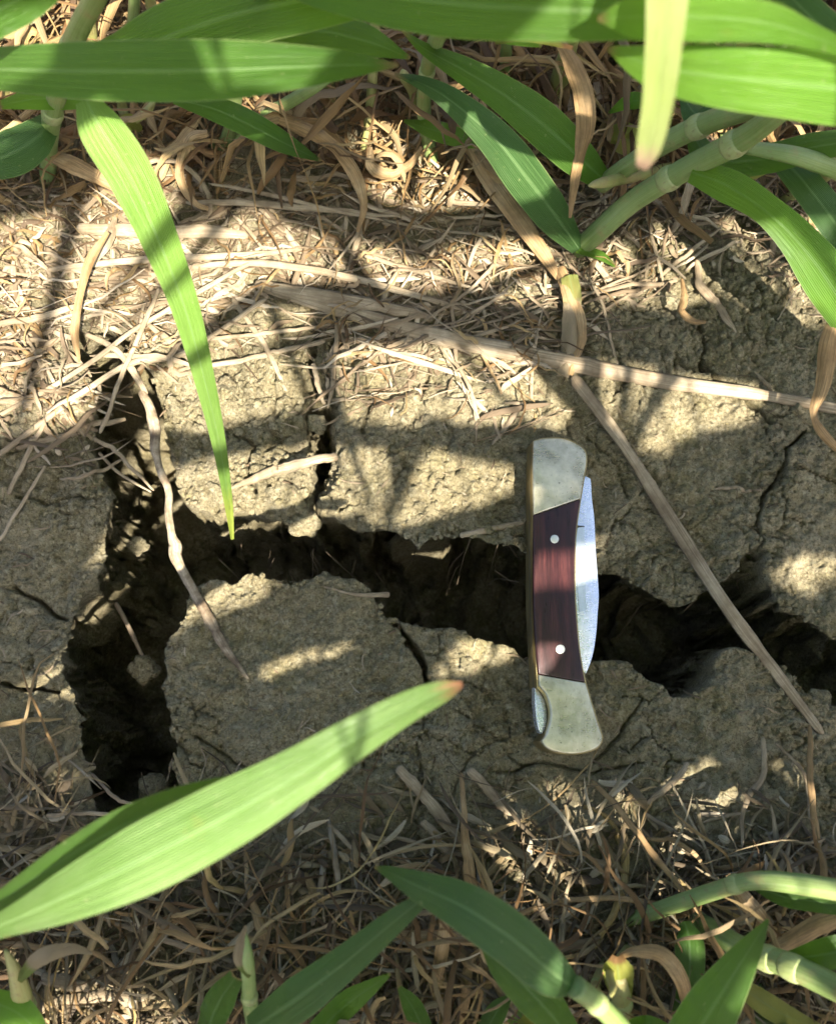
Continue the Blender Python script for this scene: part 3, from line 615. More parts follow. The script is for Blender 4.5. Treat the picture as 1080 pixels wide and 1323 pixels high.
for i, (x0, y0, x1, y1, mm) in enumerate(((640,150,655,20,'culm'),(430,140,400,30,'culm_y'),(1010,260,1090,210,'culm_y'),(870,215,760,240,'culm_y'),(1030,60,1000,-20,'culm'),(940,60,960,-10,'culm_y'),(540,150,520,90,'culm_y'))):
    lb = ['pale wheat tiller rising between the crossed blades and the middle stems','yellowing tiller under the broad top left blade','straw yellow tiller lying near the right edge','yellow tiller lying behind the jointed stems','slim green tiller in the upper right corner','yellow slim tiller under the translucent blades','yellow tiller stub beside the middle stem'][i]
    q = plant(lb, (x0, y0)); stem(q, [(x0,y0,'g',13),((x0+x1)/2+5,(y0+y1)/2,0.03,15),(x1*0.85+x0*0.15,y1*0.85+y0*0.15,0.055,14),(x1,y1,0.06,3)], mm, n=18)

gt = np.random.default_rng(77)
for i in range(26):
    top_ = i < 17
    x0 = gt.random()*1100-10; y0 = gt.uniform(60, 235) if top_ else gt.uniform(1215, 1330)
    if not top_ and x0 < 420: x0 += 500
    q = plant('slim pale tiller rising from the litter of the %s wheat row' % ('far' if top_ else 'near'), (x0, y0), 'slim tillers of the %s row' % ('far' if top_ else 'near'))
    x1 = x0+gt.normal(0, 45); y1 = y0+(-1 if top_ else 0.8)*gt.uniform(60, 150); h = gt.uniform(0.03, 0.07); wd = gt.uniform(8, 15)
    stem(q, [(x0,y0,'g',wd),((x0+x1)/2+gt.normal(0, 14),(y0+y1)/2,h*0.55,wd*1.1),(x1*0.8+x0*0.2,y1*0.8+y0*0.2,h*0.9,wd),(x1,y1,h,3)], ['culm_y', 'culm', 'culm_y'][i % 3], n=16, nodes=(0.5,) if i % 2 else ())
    if i % 2 == 0:
        a = gt.uniform(-1, 1); b = gt.uniform(0.3, 1); L = gt.uniform(50, 110)
        leaf(q, [((x0+x1)/2,(y0+y1)/2,h*0.6,8),((x0+x1)/2+a*L*0.5,(y0+y1)/2-b*12,h*0.8,22),((x0+x1)/2+a*L,(y0+y1)/2+b*22,h*0.5,3)], ['bright', 'yellow', 'leaf', 'drying'][(i//2) % 4], 0.2, n=18, cols=6)

# --- near row
p = plant('wheat plant at the lower left with a wide glossy blade pointing at the knife', (-90, 1330))
stem(p, [(-90,1330,'g',28),(-100,1270,0.06,28),(-95,1235,0.11,28)])
leaf(p, [(-95,1232,0.11,24),(-10,1200,0.118,30,6),(80,1160,0.128,66,4),(180,1112,0.136,92,0),(285,1058,0.142,88,-4),(380,1004,0.146,70,-6),(460,953,0.148,54,-6),(530,912,0.146,40,-4),(575,892,0.144,27),(598,884,0.142,7)], 'red', 0.14, 0.015, 80, cols=10, label='wide pale green blade with a reddish tip')
leaf(p, [(-95,1225,0.100,16),(-10,1172,0.112,26,10),(70,1118,0.120,38,5),(150,1072,0.126,46,0),(235,1038,0.131,44,0),(320,1012,0.136,28),(390,985,0.138,8)], 'leaf', 0.14, 0.02, 50, label='narrow blade folded behind the wide one')
p = plant('wheat plant at bottom centre with a folded dark green blade', (800, 1400))
stem(p, [(840,1400,'g',24),(810,1340,0.055,26),(775,1300,0.075,26),(742,1274,0.085,28)], nodes=(0.86,))
leaf(p, [(742,1276,0.084,26),(715,1258,0.088,58,-10),(660,1212,0.094,66,-5),(600,1172,0.096,60),(540,1145,0.092,38,5),(505,1128,0.088,18),(483,1120,0.084,3)], 'blue', 0.10, 0.02, 50, label='folded blade reaching left from its node')
leaf(p, [(745,1350,0.05,30),(700,1298,0.064,54,10),(655,1250,0.070,44,5),(622,1215,0.072,8)], 'leaf', 0.14)
p = plant('wheat plant at bottom left of centre with pale node and spread blades', (330, 1345))
stem(p, [(335,1350,'g',22),(324,1300,0.030,20),(321,1262,0.046,19),(319,1235,0.054,17),(317,1206,0.060,5)], nodes=(0.50,))
leaf(p, [(324,1262,0.050,8),(308,1240,0.056,15,20),(312,1215,0.060,10),(318,1196,0.062,3)], 'drying', 0.25, n=18, cols=6)
leaf(p, [(322,1330,0.04,30),(372,1298,0.060,54,10),(440,1248,0.074,44,5),(510,1190,0.086,30),(548,1160,0.09,16),(570,1145,0.09,3)], 'blue', 0.15, 0.02)
leaf(p, [(262,1350,0.02,30),(280,1300,0.035,40,10),(305,1262,0.048,20)], 'leaf', 0.16)
leaf(p, [(400,1345,0.03,30),(445,1300,0.040,32),(480,1275,0.045,18),(505,1258,0.048,3)], 'bright', 0.16)
leaf(p, [(555,1350,0.02,24),(535,1305,0.035,26),(515,1274,0.045,4)], 'leaf', 0.16, n=20)
p = plant('wheat plant at lower right with a bowed jointed stem along the litter', (830, 1185))
stem(p, [(800,1192,'g',16),(850,1176,0.016,21),(920,1152,0.030,22),(972,1138,0.042,23),(1030,1142,0.050,27),(1130,1158,0.062,28)], nodes=(0.53,), n=44)
leaf(p, [(974,1144,0.036,10),(1010,1158,0.040,24),(1060,1166,0.046,26),(1130,1178,0.05,20)], 'leaf', 0.18)
p = plant('wheat plant in the lower right corner with a thick double jointed stem', (900, 1185))
stem(p, [(894,1186,'g',20),(918,1200,0.018,26),(962,1228,0.034,30),(1014,1246,0.050,32),(1070,1272,0.062,33),(1140,1310,0.08,32)], nodes=(0.07, 0.50, 0.62), n=50, nodew=1.10)
leaf(p, [(884,1190,0.022,14),(890,1215,0.026,36,0),(890,1262,0.024,36,0),(880,1300,0.020,24),(874,1345,0.015,10)], 'leaf', 0.18)
leaf(p, [(1010,1238,0.050,10),(1050,1235,0.056,34),(1090,1228,0.06,40),(1140,1215,0.06,30)], 'leaf', 0.16)
leaf(p, [(992,1188,0.085,3),(972,1220,0.082,26),(945,1262,0.076,48),(915,1310,0.068,66),(880,1370,0.055,70)], 'leaf', 0.16, 0.02, label='pointed blade standing up from the bottom edge')
leaf(p, [(1060,1330,0.03,12),(1010,1310,0.035,30),(965,1280,0.035,24),(950,1262,0.03,6)], 'yellow', 0.18)
stem(p, [(940,1270,'g',14),(985,1295,0.02,20),(1040,1345,0.03,22)], 'culm_y', n=20)
stem(p, [(960,1310,0.01,16),(1000,1330,0.02,18),(1050,1370,0.03,20)], 'culm', n=16)
p = plant('stubby yellowing wheat shoot torn off at the top near the bottom edge', (808, 1345))
stem(p, [(812,1345,'g',22),(806,1310,0.018,24),(802,1285,0.03,24),(801,1262,0.036,14)], 'culm_y', nodes=(0.6,), n=20)
leaf(p, [(804,1296,0.028,26),(799,1262,0.038,40,0),(797,1236,0.044,12)], 'yellow', 0.25, n=16)
p = plant('wheat shoot at the bottom left corner with a bright stem', (30, 1350))
stem(p, [(40,1360,'g',30),(32,1305,0.03,28),(22,1262,0.045,20),(8,1228,0.055,5)], 'culm_y', nodes=(0.5,), n=30)
leaf(p, [(24,1268,0.047,10),(52,1238,0.055,22),(92,1226,0.052,14),(120,1232,0.048,3)], 'drying', 0.2, n=20, cols=6)
leaf(p, [(60,1345,0.03,20),(25,1310,0.04,40),(-20,1290,0.04,30)], 'bright', 0.16, n=20)
p = plant('small wheat shoots at the bottom between the folded blade and the stub', (640, 1345))
leaf(p, [(620,1350,0.015,26),(640,1310,0.025,26),(660,1285,0.03,4)], 'leaf', 0.18, n=20)
leaf(p, [(690,1350,0.015,22),(672,1320,0.02,24),(640,1300,0.025,4)], 'bright', 0.18, n=20)
stem(p, [(705,1350,'g',14),(660,1325,0.012,16),(625,1310,0.016,12)], 'culm_y', n=16)

# ------------------------------------------------------------------ single straws, twigs and dead leaves
def straw(label, pts, m='straw', name='straw', flat=0.35, groove=0.12, n=50, cat='straw', group=None, wob=0.0, k=10):
    out = []
    for c in pts:
        px, py, dz, wd = c[:4]; p = G(px, py, dz); out.append([*p, wpx(p, wd), R(c[4]) if len(c) > 4 else 0])
    s = spline(out, n); sd_ = int(pts[0][0]*13+pts[0][1]*7) % 9973
    if wob:
        s[:, 0] += wob*fbm(np.arange(n)*0.16, np.zeros(n)+sd_, 1, 2, sd_); s[:, 1] += wob*fbm(np.arange(n)*0.16, np.zeros(n)+sd_+50, 1, 2, sd_)
    s[:, 3] *= 0.88+0.14*fbm(np.arange(n)*0.22, np.zeros(n)+sd_, 1, 2, 5); s[0, 3] *= 0.5; s[-1, 3] *= 0.4
    on = sample(sd, s[:, 0], s[:, 1]) > 0.003
    s[:, 2] = np.where(on, np.maximum(s[:, 2], gh(s[:, 0], s[:, 1])+s[:, 3]*flat*0.35), s[:, 2])
    v, f, uv = tube_geo(s, k, flat, groove, sd_); o = link_mesh(name, v, f, M[m], None, uv, loc=s[n//2, :3])
    return tag(o, label, cat, group)
straw('long flat grey straw lying across to the right edge above the knife', [(330,366,0.008,18),(430,398,0.007,22),(560,434,0.006,24),(700,462,0.006,24),(850,492,0.004,23),(980,510,0.004,18),(1120,536,0.004,14)], n=70)
straw('long split straw running diagonally from above the knife to the lower right', [(740,486,0.005,17),(790,552,0.005,18),(830,612,0.005,17),(880,692,0.006,19),(940,785,0.007,21),(1005,872,0.004,17),(1062,948,0.003,12)], n=70)
straw('crooked pale root hanging over the left crack and onto the lower block', [(184,502,0.005,10),(200,548,0.004,15),(203,590,0.004,12),(216,632,0.003,11),(222,690,0.003,12),(228,706,0.003,18),(230,724,0.004,15),(252,762,0.004,13),(284,826,0.004,14),(322,878,0.003,4)], flat=0.5, groove=0.22, wob=0.0006, n=90, m='root_bark', cat='root', name='root')
straw('short pale twig sticking out over the side crack above the main crack', [(300,632,0.003,6),(345,612,0.006,13),(390,600,0.009,15),(436,588,0.011,11)], flat=0.7, groove=0.35, wob=0.0005, n=60, cat='twig', name='twig')
straw('frayed root tuft curling into the left crack', [(122,566,0.004,7),(150,582,0.003,7),(175,610,0.0,6),(200,634,-0.004,3)], flat=0.6, groove=0.3, wob=0.0007, cat='root', name='root')
straw('thin fibre under the frayed root tuft', [(128,585,0.003,5),(155,612,0.0,5),(196,636,-0.005,3)], flat=0.8, cat='root', name='root')
straw('thin twig leaning down inside the wide left crack', [(150,778,-0.018,6),(168,812,-0.022,7),(182,842,-0.026,6),(196,872,-0.030,4)], flat=0.8, cat='twig', name='twig', m='root')
straw('short pale splinter jutting from the corner of the lower block', [(418,758,0.002,3),(460,768,0.003,5),(504,768,0.004,9)], cat='straw')
straw('twig pointing at the left side of the knife', [(594,692,0.003,7),(635,684,0.003,9),(678,674,0.003,6)], flat=0.7, cat='twig', name='twig')
LS = [  # straws of the litter mat at left, crossing each other
    ('grey straw slanting up from the left edge through the mat', [(-20,548,.006,9),(90,486,.008,10),(200,410,.010,11),(300,352,.010,9),(350,330,.009,6)]),
    ('long bleached straw from the left edge to the hanging blade', [(-20,602,.005,10),(90,520,.007,12),(170,470,.009,12),(240,455,.009,12),(345,385,.010,9)]),
    ('upright thin straw behind the hanging blade', [(130,560,.006,7),(160,480,.011,8),(190,410,.013,8),(206,372,.012,6)]),
    ('broad flat straw fragment on the left edge', [(-30,500,.006,24),(8,512,.006,26),(42,524,.006,20)]),
    ('pale straw bent over the head of the left crack', [(112,432,.006,9),(150,452,.009,11),(178,490,.007,12),(190,510,.004,6)]),
    ('straw running level under the hanging blade', [(230,478,.006,9),(330,462,.007,10),(420,440,.007,9)]),
    ('wide cracked straw right of the hanging blade', [(350,372,.009,20),(430,385,.009,24),(520,402,.008,20),(560,412,.006,10)]),
    ('pale straw at the foot of the far row', [(240,345,.009,8),(340,340,.010,12),(460,360,.009,14),(600,400,.007,9)]),
    ('grey straw lying level across the lit mat', [(60,350,.009,8),(160,338,.010,13),(300,330,.010,12),(390,322,.009,6)]),
    ('short bleached straw on the lit mat near left edge', [(-10,420,.009,9),(50,410,.010,13),(110,392,.009,8)]),
    ('thick pale stalk lying in the sunlit band', [(100,296,.010,20),(180,300,.012,26),(260,300,.012,26),(320,304,.010,16)]),
    ('grey straw under the far row', [(240,262,.012,8),(330,262,.012,14),(430,272,.012,12),(520,280,.012,6)]),
    ('dull straw below the curled dead leaves', [(270,236,.012,6),(340,250,.013,9),(450,276,.012,8),(560,296,.010,4)]),
    ('split straw in the middle of the litter mat', [(270,438,.009,8),(370,428,.008,8),(430,418,.007,5)]),
    ('thin straw over the side crack', [(300,385,.008,9),(345,450,.008,9),(370,505,.006,5)]),
    ('straw stub standing beside the side crack', [(405,470,.006,9),(412,500,.006,9),(420,522,.004,6)]),
    ('weathered straw left of the long grey straw', [(470,330,.009,7),(540,352,.009,10),(610,372,.008,5)]),
    ('straw lying against the left block near the mat', [(10,640,.004,10),(50,560,.006,11),(75,505,.007,6)]),
    ('thin brown straw on the left block', [(0,700,.003,6),(30,650,.004,7),(60,600,.005,5)]),
    ('slim straw dipping down beside the far row foot', [(640,340,.008,6),(600,380,.008,6),(540,420,.007,4)]),
]
for lb, pt in LS: straw(lb, [(a, b, c, d*0.78) for a, b, c, d in pt], wob=0.0005, groove=0.2)
BS = [
    ('broad silvery straw pair lying below the wide blade tip', [(512,992,.006,14),(548,1030,.006,18),(592,1084,.005,12)], 'straw'),
    ('silvery straw fragment left of the grey soil patch', [(604,992,.006,12),(640,1030,.006,16),(682,1074,.005,9)], 'straw'),
    ('short split straw by the bottom litter', [(544,1060,.006,10),(570,1090,.006,13),(596,1118,.005,8)], 'straw'),
    ('thin arching brown straw crossing the bottom litter', [(762,1008,.006,6),(800,1045,.014,8),(850,1110,.018,9),(905,1180,.014,6)], 'dead'),
    ('wavy brown fibre left of the arching straw', [(708,1062,.006,4),(730,1090,.012,6),(770,1115,.014,7),(800,1170,.010,4)], 'dead'),
    ('brown straw bowed toward the jointed stem', [(832,1082,.008,5),(880,1090,.012,7),(925,1135,.010,5)], 'dead'),
    ('pale crooked straw on the soil below the knife', [(986,952,.004,7),(984,1000,.004,9),(962,1040,.005,8),(958,1096,.005,4)], 'straw'),
    ('upright brown straw under the end of the split straw', [(1044,938,.008,6),(1046,1000,.012,9),(1052,1060,.010,9),(1058,1130,.006,5)], 'dead'),
    ('olive stalk fragment lying right of the grey soil patch', [(835,1040,.005,8),(870,1008,.006,10),(890,985,.005,6)], 'straw'),
    ('flat brown dead leaf standing by the bottom middle', [(596,1000,.010,6),(600,1065,.014,10),(606,1120,.012,17),(612,1155,.008,14)], 'dead'),
    ('long reddish straw under the wide blade', [(-20,1216,.010,9),(60,1224,.014,9),(120,1232,.014,8),(148,1248,.012,4)], 'dead'),
    ('straw lying level in the bottom left litter', [(150,1192,.008,5),(240,1222,.010,9),(330,1250,.008,5)], 'straw'),
    ('pale straw in the bottom left corner', [(50,1300,.008,16),(110,1288,.010,16),(190,1290,.008,8)], 'straw'),
    ('bleached straw chip on the bottom left litter', [(56,1262,.010,14),(90,1270,.012,20),(116,1276,.010,10)], 'straw'),
    ('thin straw rising left of the node', [(424,1065,.006,6),(450,1090,.008,7),(480,1118,.008,5)], 'straw'),
    ('brown leaf strap left of the pale node', [(320,1090,.006,5),(322,1150,.010,8),(340,1205,.010,16),(348,1225,.008,8)], 'dead'),
    ('long brown straw lying under the folded blade', [(630,1195,.010,6),(720,1165,.012,8),(800,1160,.012,8),(860,1172,.010,5)], 'dead'),
    ('thin root across the bottom of the left crack', [(120,1000,.004,4),(150,1030,.008,5),(200,1052,.006,4)], 'root'),
    ('pale straw below the left block', [(60,1052,.006,5),(120,1050,.008,6),(165,1058,.006,4)], 'straw'),
    ('drying leaf strip along the bottom litter', [(150,1180,.008,6),(280,1200,.01,10),(370,1230,.01,8)], 'dead'),
    ('fine bent straw right of the knife end', [(1000,960,.004,4),(1040,1000,.006,5),(1045,1060,.006,3)], 'straw'),
    ('short twig on the plain soil right of the diagonal straw', [(922,630,.002,3),(950,632,.003,6),(982,636,.002,3)], 'straw'),
    ('tiny twig on the soil above the right fine crack', [(975,480,.002,3),(988,495,.003,6),(1000,510,.002,3)], 'straw'),
    ('thin straw lying toward the long grey straw end', [(900,335,.006,8),(905,370,.006,13),(935,405,.005,12),(950,430,.004,5)], 'straw'),
]
for lb, pt, mm in BS: straw(lb, pt, mm, wob=0.0007, n=40)
def dead(label, pts, fold=0.25, ripple=0.12, m='dead', n=40):
    s = spline(ctrl(pts), n); v, f, uv = ribbon_geo(s, n, 6, fold, ripple, int(pts[0][0]*3) % 997)
    return tag(link_mesh('dead_leaf', v, f, M[m], None, uv, loc=s[0, :3]), label, 'dead leaf')
dead('papery brown leaf hanging in front of the far row with sunlit bars', [(720,50,.085,10),(738,78,.080,22,20),(752,120,.072,26,-10),(757,165,.062,25,10),(748,210,.050,16,30),(740,250,.04,10),(736,282,.03,4)], 0.2, 0.06)
dead('dry leaf hanging at the right edge with a curled tip', [(1085,395,.050,10),(1072,440,.042,24,10),(1060,500,.032,19,-20),(1052,535,.026,10,30),(1064,562,.022,12),(1092,590,.016,8)], 0.25, 0.05)
dead('dark rust leaf hanging in front of the pale litter left of the long blade', [(140,300,.030,5),(118,335,.028,12,10),(104,380,.024,9),(98,430,.020,11,20),(103,468,.014,3)], 0.25, 0.06)
dead('wide brown leaf slanting down behind the sun striped blades', [(590,150,.030,14),(620,210,.026,24),(655,260,.020,26,10),(700,325,.012,18),(722,360,.008,8)], 0.22, 0.05)
dead('curled tan leaf under the broad top left blade', [(350,150,.040,10),(395,165,.038,20,20),(430,190,.034,16,-20),(460,225,.026,18,20),(470,265,.018,10),(462,300,.014,4)], 0.3, 0.1)
dead('looped tan leaf right of the hanging blade', [(270,270,.018,5),(250,262,.022,10,30),(234,225,.028,12,-30),(245,180,.034,14,10),(268,172,.036,9)], 0.3, 0.1)
dead('hooked brown leaf below the middle stem', [(478,190,.030,6),(482,215,.026,16,20),(505,228,.022,14,-30),(530,212,.026,10),(545,190,.030,4)], 0.3, 0.1)
dead('orange brown leaf lying in the far litter at left', [(50,195,.028,12),(90,210,.030,22,10),(130,232,.026,16,-10),(165,250,.02,8)], 0.25, 0.08)
dead('pale bent leaf by the foot of the far row', [(150,280,.016,5),(140,310,.018,16,10),(118,335,.014,14,-10),(105,352,.01,5)], 0.25, 0.06, 'straw')
dead('curled reddish leaf beside the right soil patch', [(880,360,.016,4),(885,385,.018,10,30),(878,402,.012,10,-30),(895,415,.008,8),(912,416,.006,4)], 0.3, 0.1)
dead('arched brown leaf over the bottom litter behind the stub', [(800,1236,.040,6),(822,1228,.046,14,20),(855,1235,.044,20,-10),(880,1265,.036,20,10),(888,1310,.024,14),(882,1345,.012,8)], 0.25, 0.06)
dead('wide brown leaf lying right of the thick stem', [(940,1130,.024,6),(960,1160,.024,22,10),(985,1190,.022,18,-10),(1005,1222,.016,6)], 0.25, 0.06)
dead('orange dead leaf at the right edge of the bottom litter', [(1110,1180,.040,16),(1060,1195,.036,24,10),(1010,1222,.028,20),(975,1240,.022,6)], 0.25, 0.06)
dead('brown leaf upright by the bottom centre blades', [(575,1180,.030,10),(572,1225,.026,18,10),(562,1270,.020,14,-20),(566,1320,.01,6)], 0.25, 0.08)
dead('tan leaf lying left of the folded blade', [(500,1205,.020,6),(540,1210,.024,16,10),(590,1212,.022,16),(625,1222,.018,6)], 0.25, 0.08)
dead('narrow tan leaf low in the bottom litter', [(590,1345,.012,10),(600,1290,.018,14,10),(605,1250,.020,12),(620,1225,.018,4)], 0.25, 0.08)

# ------------------------------------------------------------------ litter: countless shreds, joined
def litter(name, label, pos, L, W, curl, lift, m, pile, seed, segs=7, tw=1.2, orient=0):
    g = np.random.default_rng(seed); n = len(pos); pos = np.asarray(pos)
    L = L[0]+(L[1]-L[0])*g.random(n)**1.6; W = W[0]+(W[1]-W[0])*g.random(n)**2
    hd = g.random(n)*6.283; k0 = g.normal(0, curl, n); k1 = g.normal(0, curl, n)
    t = np.linspace(-0.5, 0.5, segs+1); ang = hd[:, None]+k0[:, None]*t+k1[:, None]*(2*t*t)+0.35*g.normal(0, curl*0.3, (n, segs+1))
    if orient: ang = (ang-hd[:, None])+(g.normal(0, orient, n)+math.pi*(g.random(n) < 0.5))[:, None]
    st = (L/segs)[:, None]; x = np.cumsum(np.cos(ang)*st, 1); y = np.cumsum(np.sin(ang)*st, 1)
    x = x-x.mean(1, keepdims=True)+pos[:, :1]; y = y-y.mean(1, keepdims=True)+pos[:, 1:2]
    base = gh(x, y); h0 = np.maximum(base, base.max(1, keepdims=True)-0.0035)
    sl = g.normal(0, 0.25, n)[:, None]; arch = (g.random(n)**2)[:, None]*lift
    z = np.maximum(h0+(g.random(n)**1.5)[:, None]*pile+sl*t*L[:, None]+arch*(1-4*t*t)*L[:, None], base+0.0003)
    c = np.stack([x, y, z], 2); T = np.gradient(c, axis=1); T /= np.linalg.norm(T, axis=2, keepdims=True)+1e-12
    Sd = np.cross(T, np.array([0, 0, 1.0])); Sd /= np.linalg.norm(Sd, axis=2, keepdims=True)+1e-12; Nn = np.cross(Sd, T)
    a = (g.normal(0, 0.55, n)[:, None]+tw*g.normal(0, 1, n)[:, None]*t*2)[:, :, None]
    Sr = Sd*np.cos(a)+Nn*np.sin(a); Nr = Nn*np.cos(a)-Sd*np.sin(a)
    prof = (1-np.abs(2*t)**3*(0.4+0.6*g.random(n)[:, None]))[:, :, None]*(W[:, None, None]/2)
    V = np.stack([c-Sr*prof, c+Nr*prof*0.55, c+Sr*prof], 2)      # n, segs+1, 3, 3
    q = 3*(segs+1); i = np.arange(segs)[:, None]*3+np.array([0, 1])[None]
    f = np.stack([i, i+1, i+4, i+3], 2).reshape(-1, 4); F = (f[None]+(np.arange(n)*q)[:, None, None]).reshape(-1, 4)
    uu = np.tile(np.array([0, 0.5, 1.0]), n*(segs+1)); vv = np.repeat(g.random(n), q)
    o = link_mesh(name, V.reshape(-1, 3), F, m, None, np.stack([uu, vv], 1))
    return tag(o, label, 'plant litter', kind='stuff')
def region(n, f, seed):
    g = np.random.default_rng(seed); out = []
    while len(out) < n:
        px = g.random()*1180-50; py = g.random()*1420-70
        if g.random() > f(px, py): continue
        p = P(px, py)
        if sample(sd, p[0], p[1]) < 0.0005: continue
        out.append((p[0], p[1]))
    return out
def fA(x, y): return 1.0 if y < 225 else max(0, 1-(y-225)/60)
def fB(x, y):
    e = 440+60*math.sin(x*0.012)+(0 if x < 700 else -60-0.1*(x-700)); e = e+60 if x < 140 else e
    if 420 < x < 660: e = max(e, 480)
    return 0.0 if y < 225 or y > e+60 else (1.0 if 250 < y < e else 0.35)
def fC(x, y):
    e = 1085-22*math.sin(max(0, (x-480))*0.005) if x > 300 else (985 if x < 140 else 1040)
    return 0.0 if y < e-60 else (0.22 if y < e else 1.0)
def fD(x, y): return 0.25 if 400 < y < 1050 else 0
litter('dead_leaf_litter', 'matted brown and orange dead leaves under the far wheat row', region(1700, fA, 1), (0.015, 0.070), (0.0008, 0.0052), 1.0, 0.45, M['brown_litter'], 0.034, 11, 9, 1.6)
litter('fine_brown_litter', 'fine brown fibres tangled under the far wheat row', region(2200, fA, 2), (0.006, 0.04), (0.0003, 0.0012), 1.0, 0.3, M['brown_litter'], 0.014, 12)
litter('straw_shreds', 'pale shredded straw matted over the sunlit soil', region(1700, fB, 3), (0.002, 0.018), (0.0004, 0.0026), 0.55, 0.15, M['pale_litter'], 0.0045, 13, 5, 1.1)
litter('long_straw_shreds', 'longer bleached straw pieces in the sunlit mat', region(950, fB, 4), (0.012, 0.055), (0.0005, 0.0026), 0.2, 0.05, M['pale_litter'], 0.005, 14, 7, 0.4, 0.55)
litter('brown_curls', 'brown curled leaf bits over the sunlit straw mat', region(420, fB, 5), (0.008, 0.03), (0.0005, 0.002), 1.1, 0.3, M['brown_litter'], 0.008, 15, 9)
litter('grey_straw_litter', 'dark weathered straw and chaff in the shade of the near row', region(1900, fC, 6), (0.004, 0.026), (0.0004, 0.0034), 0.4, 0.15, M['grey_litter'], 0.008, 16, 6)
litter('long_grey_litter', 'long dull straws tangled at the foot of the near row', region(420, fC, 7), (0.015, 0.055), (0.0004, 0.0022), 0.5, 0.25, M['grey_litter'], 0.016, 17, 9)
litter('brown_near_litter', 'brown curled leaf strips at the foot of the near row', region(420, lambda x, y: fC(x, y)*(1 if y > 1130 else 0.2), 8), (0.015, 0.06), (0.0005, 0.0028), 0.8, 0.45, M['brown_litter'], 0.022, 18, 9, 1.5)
litter('chaff', 'sparse specks of chaff and short fibres on the bare clay', region(420, fD, 9), (0.002, 0.011), (0.00025, 0.0009), 0.6, 0.1, M['pale_litter'], 0.0004, 19, 4, 0.5)
# larger loose pieces that can be told apart one by one
def pieces(n, f, seed, name, label, cat, group, L, W, curl, lift, ms, thick=False):
    g = np.random.default_rng(seed)
    for k, (x, y) in enumerate(region(n, f, seed)):
        m = 13; ln = L[0]+(L[1]-L[0])*g.random()**1.3; wd = W[0]+(W[1]-W[0])*g.random()**1.4; t = np.linspace(-0.5, 0.5, m)
        ang = g.random()*6.283+g.normal(0, curl)*t+g.normal(0, curl)*2*t*t+np.cumsum(g.normal(0, curl*0.09, m))
        xs = np.cumsum(np.cos(ang))*ln/m; ys = np.cumsum(np.sin(ang))*ln/m; xs += x-xs.mean(); ys += y-ys.mean()
        b = gh(xs, ys); z = np.maximum(np.maximum(b, b.max()-0.0035)+g.random()*lift*0.4+(1-4*t*t)*g.random()*lift+g.normal(0, 0.2)*t*ln, b+0.0006)
        s = np.column_stack([xs, ys, z, wd*(1-np.abs(2*t)**3*(0.3+0.6*g.random())), g.normal(0, 0.5)+np.cumsum(g.normal(0, 0.22, m))])
        s = spline(s, 26)
        if thick: s[:, 4] *= 0.3; v, fc, uv = tube_geo(s, 8, 0.3, 0.18, k)
        else: v, fc, uv = ribbon_geo(s, 26, 4, 0.30, 0.10, k, face=(0, 0, 1))
        mm = M[ms[int(g.integers(len(ms)))]]
        tag(link_mesh(name, v, fc, mm, None, uv, loc=s[13, :3]), label, cat, group)
pieces(150, fA, 31, 'dead_leaf', 'curled brown dead leaf in the matted litter under the far wheat row', 'dead leaf', 'curled dead leaves under the far row', (0.02, 0.065), (0.0014, 0.0050), 1.1, 0.022, ['dead', 'gold', 'dead_dark', 'straw'])
pieces(90, fB, 32, 'straw', 'flat pale straw fragment lying in the sunlit straw mat', 'straw', 'pale straw fragments of the mat', (0.015, 0.05), (0.0012, 0.0032), 0.35, 0.004, ['straw'], True)
pieces(40, lambda x, y: fB(x, y)*(y > 260), 35, 'dead_leaf', 'bent tan leaf shred lying on the sunlit straw mat', 'dead leaf', 'tan leaf shreds on the straw mat', (0.012, 0.04), (0.001, 0.0030), 1.3, 0.008, ['dead', 'straw'])
pieces(60, fC, 33, 'straw', 'dull grey straw piece in the shaded litter below the bare clay', 'straw', 'grey straw pieces of the near litter', (0.012, 0.045), (0.0009, 0.0026), 0.3, 0.005, ['straw', 'straw_grey', 'straw_grey'], True)
pieces(55, lambda x, y: fC(x, y)*(1 if y > 1110 else 0.15), 34, 'dead_leaf', 'curled brown dead leaf in the litter at the foot of the near wheat row', 'dead leaf', 'curled dead leaves under the near row', (0.02, 0.06), (0.0008, 0.0030), 0.9, 0.018, ['dead', 'dead_dark', 'straw', 'gold'])
# fine roots spanning the crack
g = np.random.default_rng(5); vs = []; fs = []; us = []; o = 0
for k in range(46):
    px = 250+g.random()*800; py = 690+g.random()*110 if px > 420 else 690+g.random()*60
    a = G(px, py, -0.004-0.02*g.random()); b = a+np.array([g.normal(0, 0.006), g.normal(-0.006, 0.006), -0.02-0.035*g.random()])
    mid = (a+b)/2+g.normal(0, 0.002, 3); wd = 0.00018+0.00022*g.random()
    s = spline([[*a, wd, 0], [*mid, wd, 0], [*b, wd*0.5, 0]], 10); v, f, uv = tube_geo(s, 4, 1, 0, 1, False)
    vs.append(v); fs += [tuple(i+o for i in q) for q in f]; us.append(uv*0+[0.5, g.random()]); o += len(v)
tag(link_mesh('root_hairs', np.vstack(vs), fs, M['root'], None, np.vstack(us)), 'fine pale root hairs hanging inside the dark crack', 'root hairs', kind='stuff')

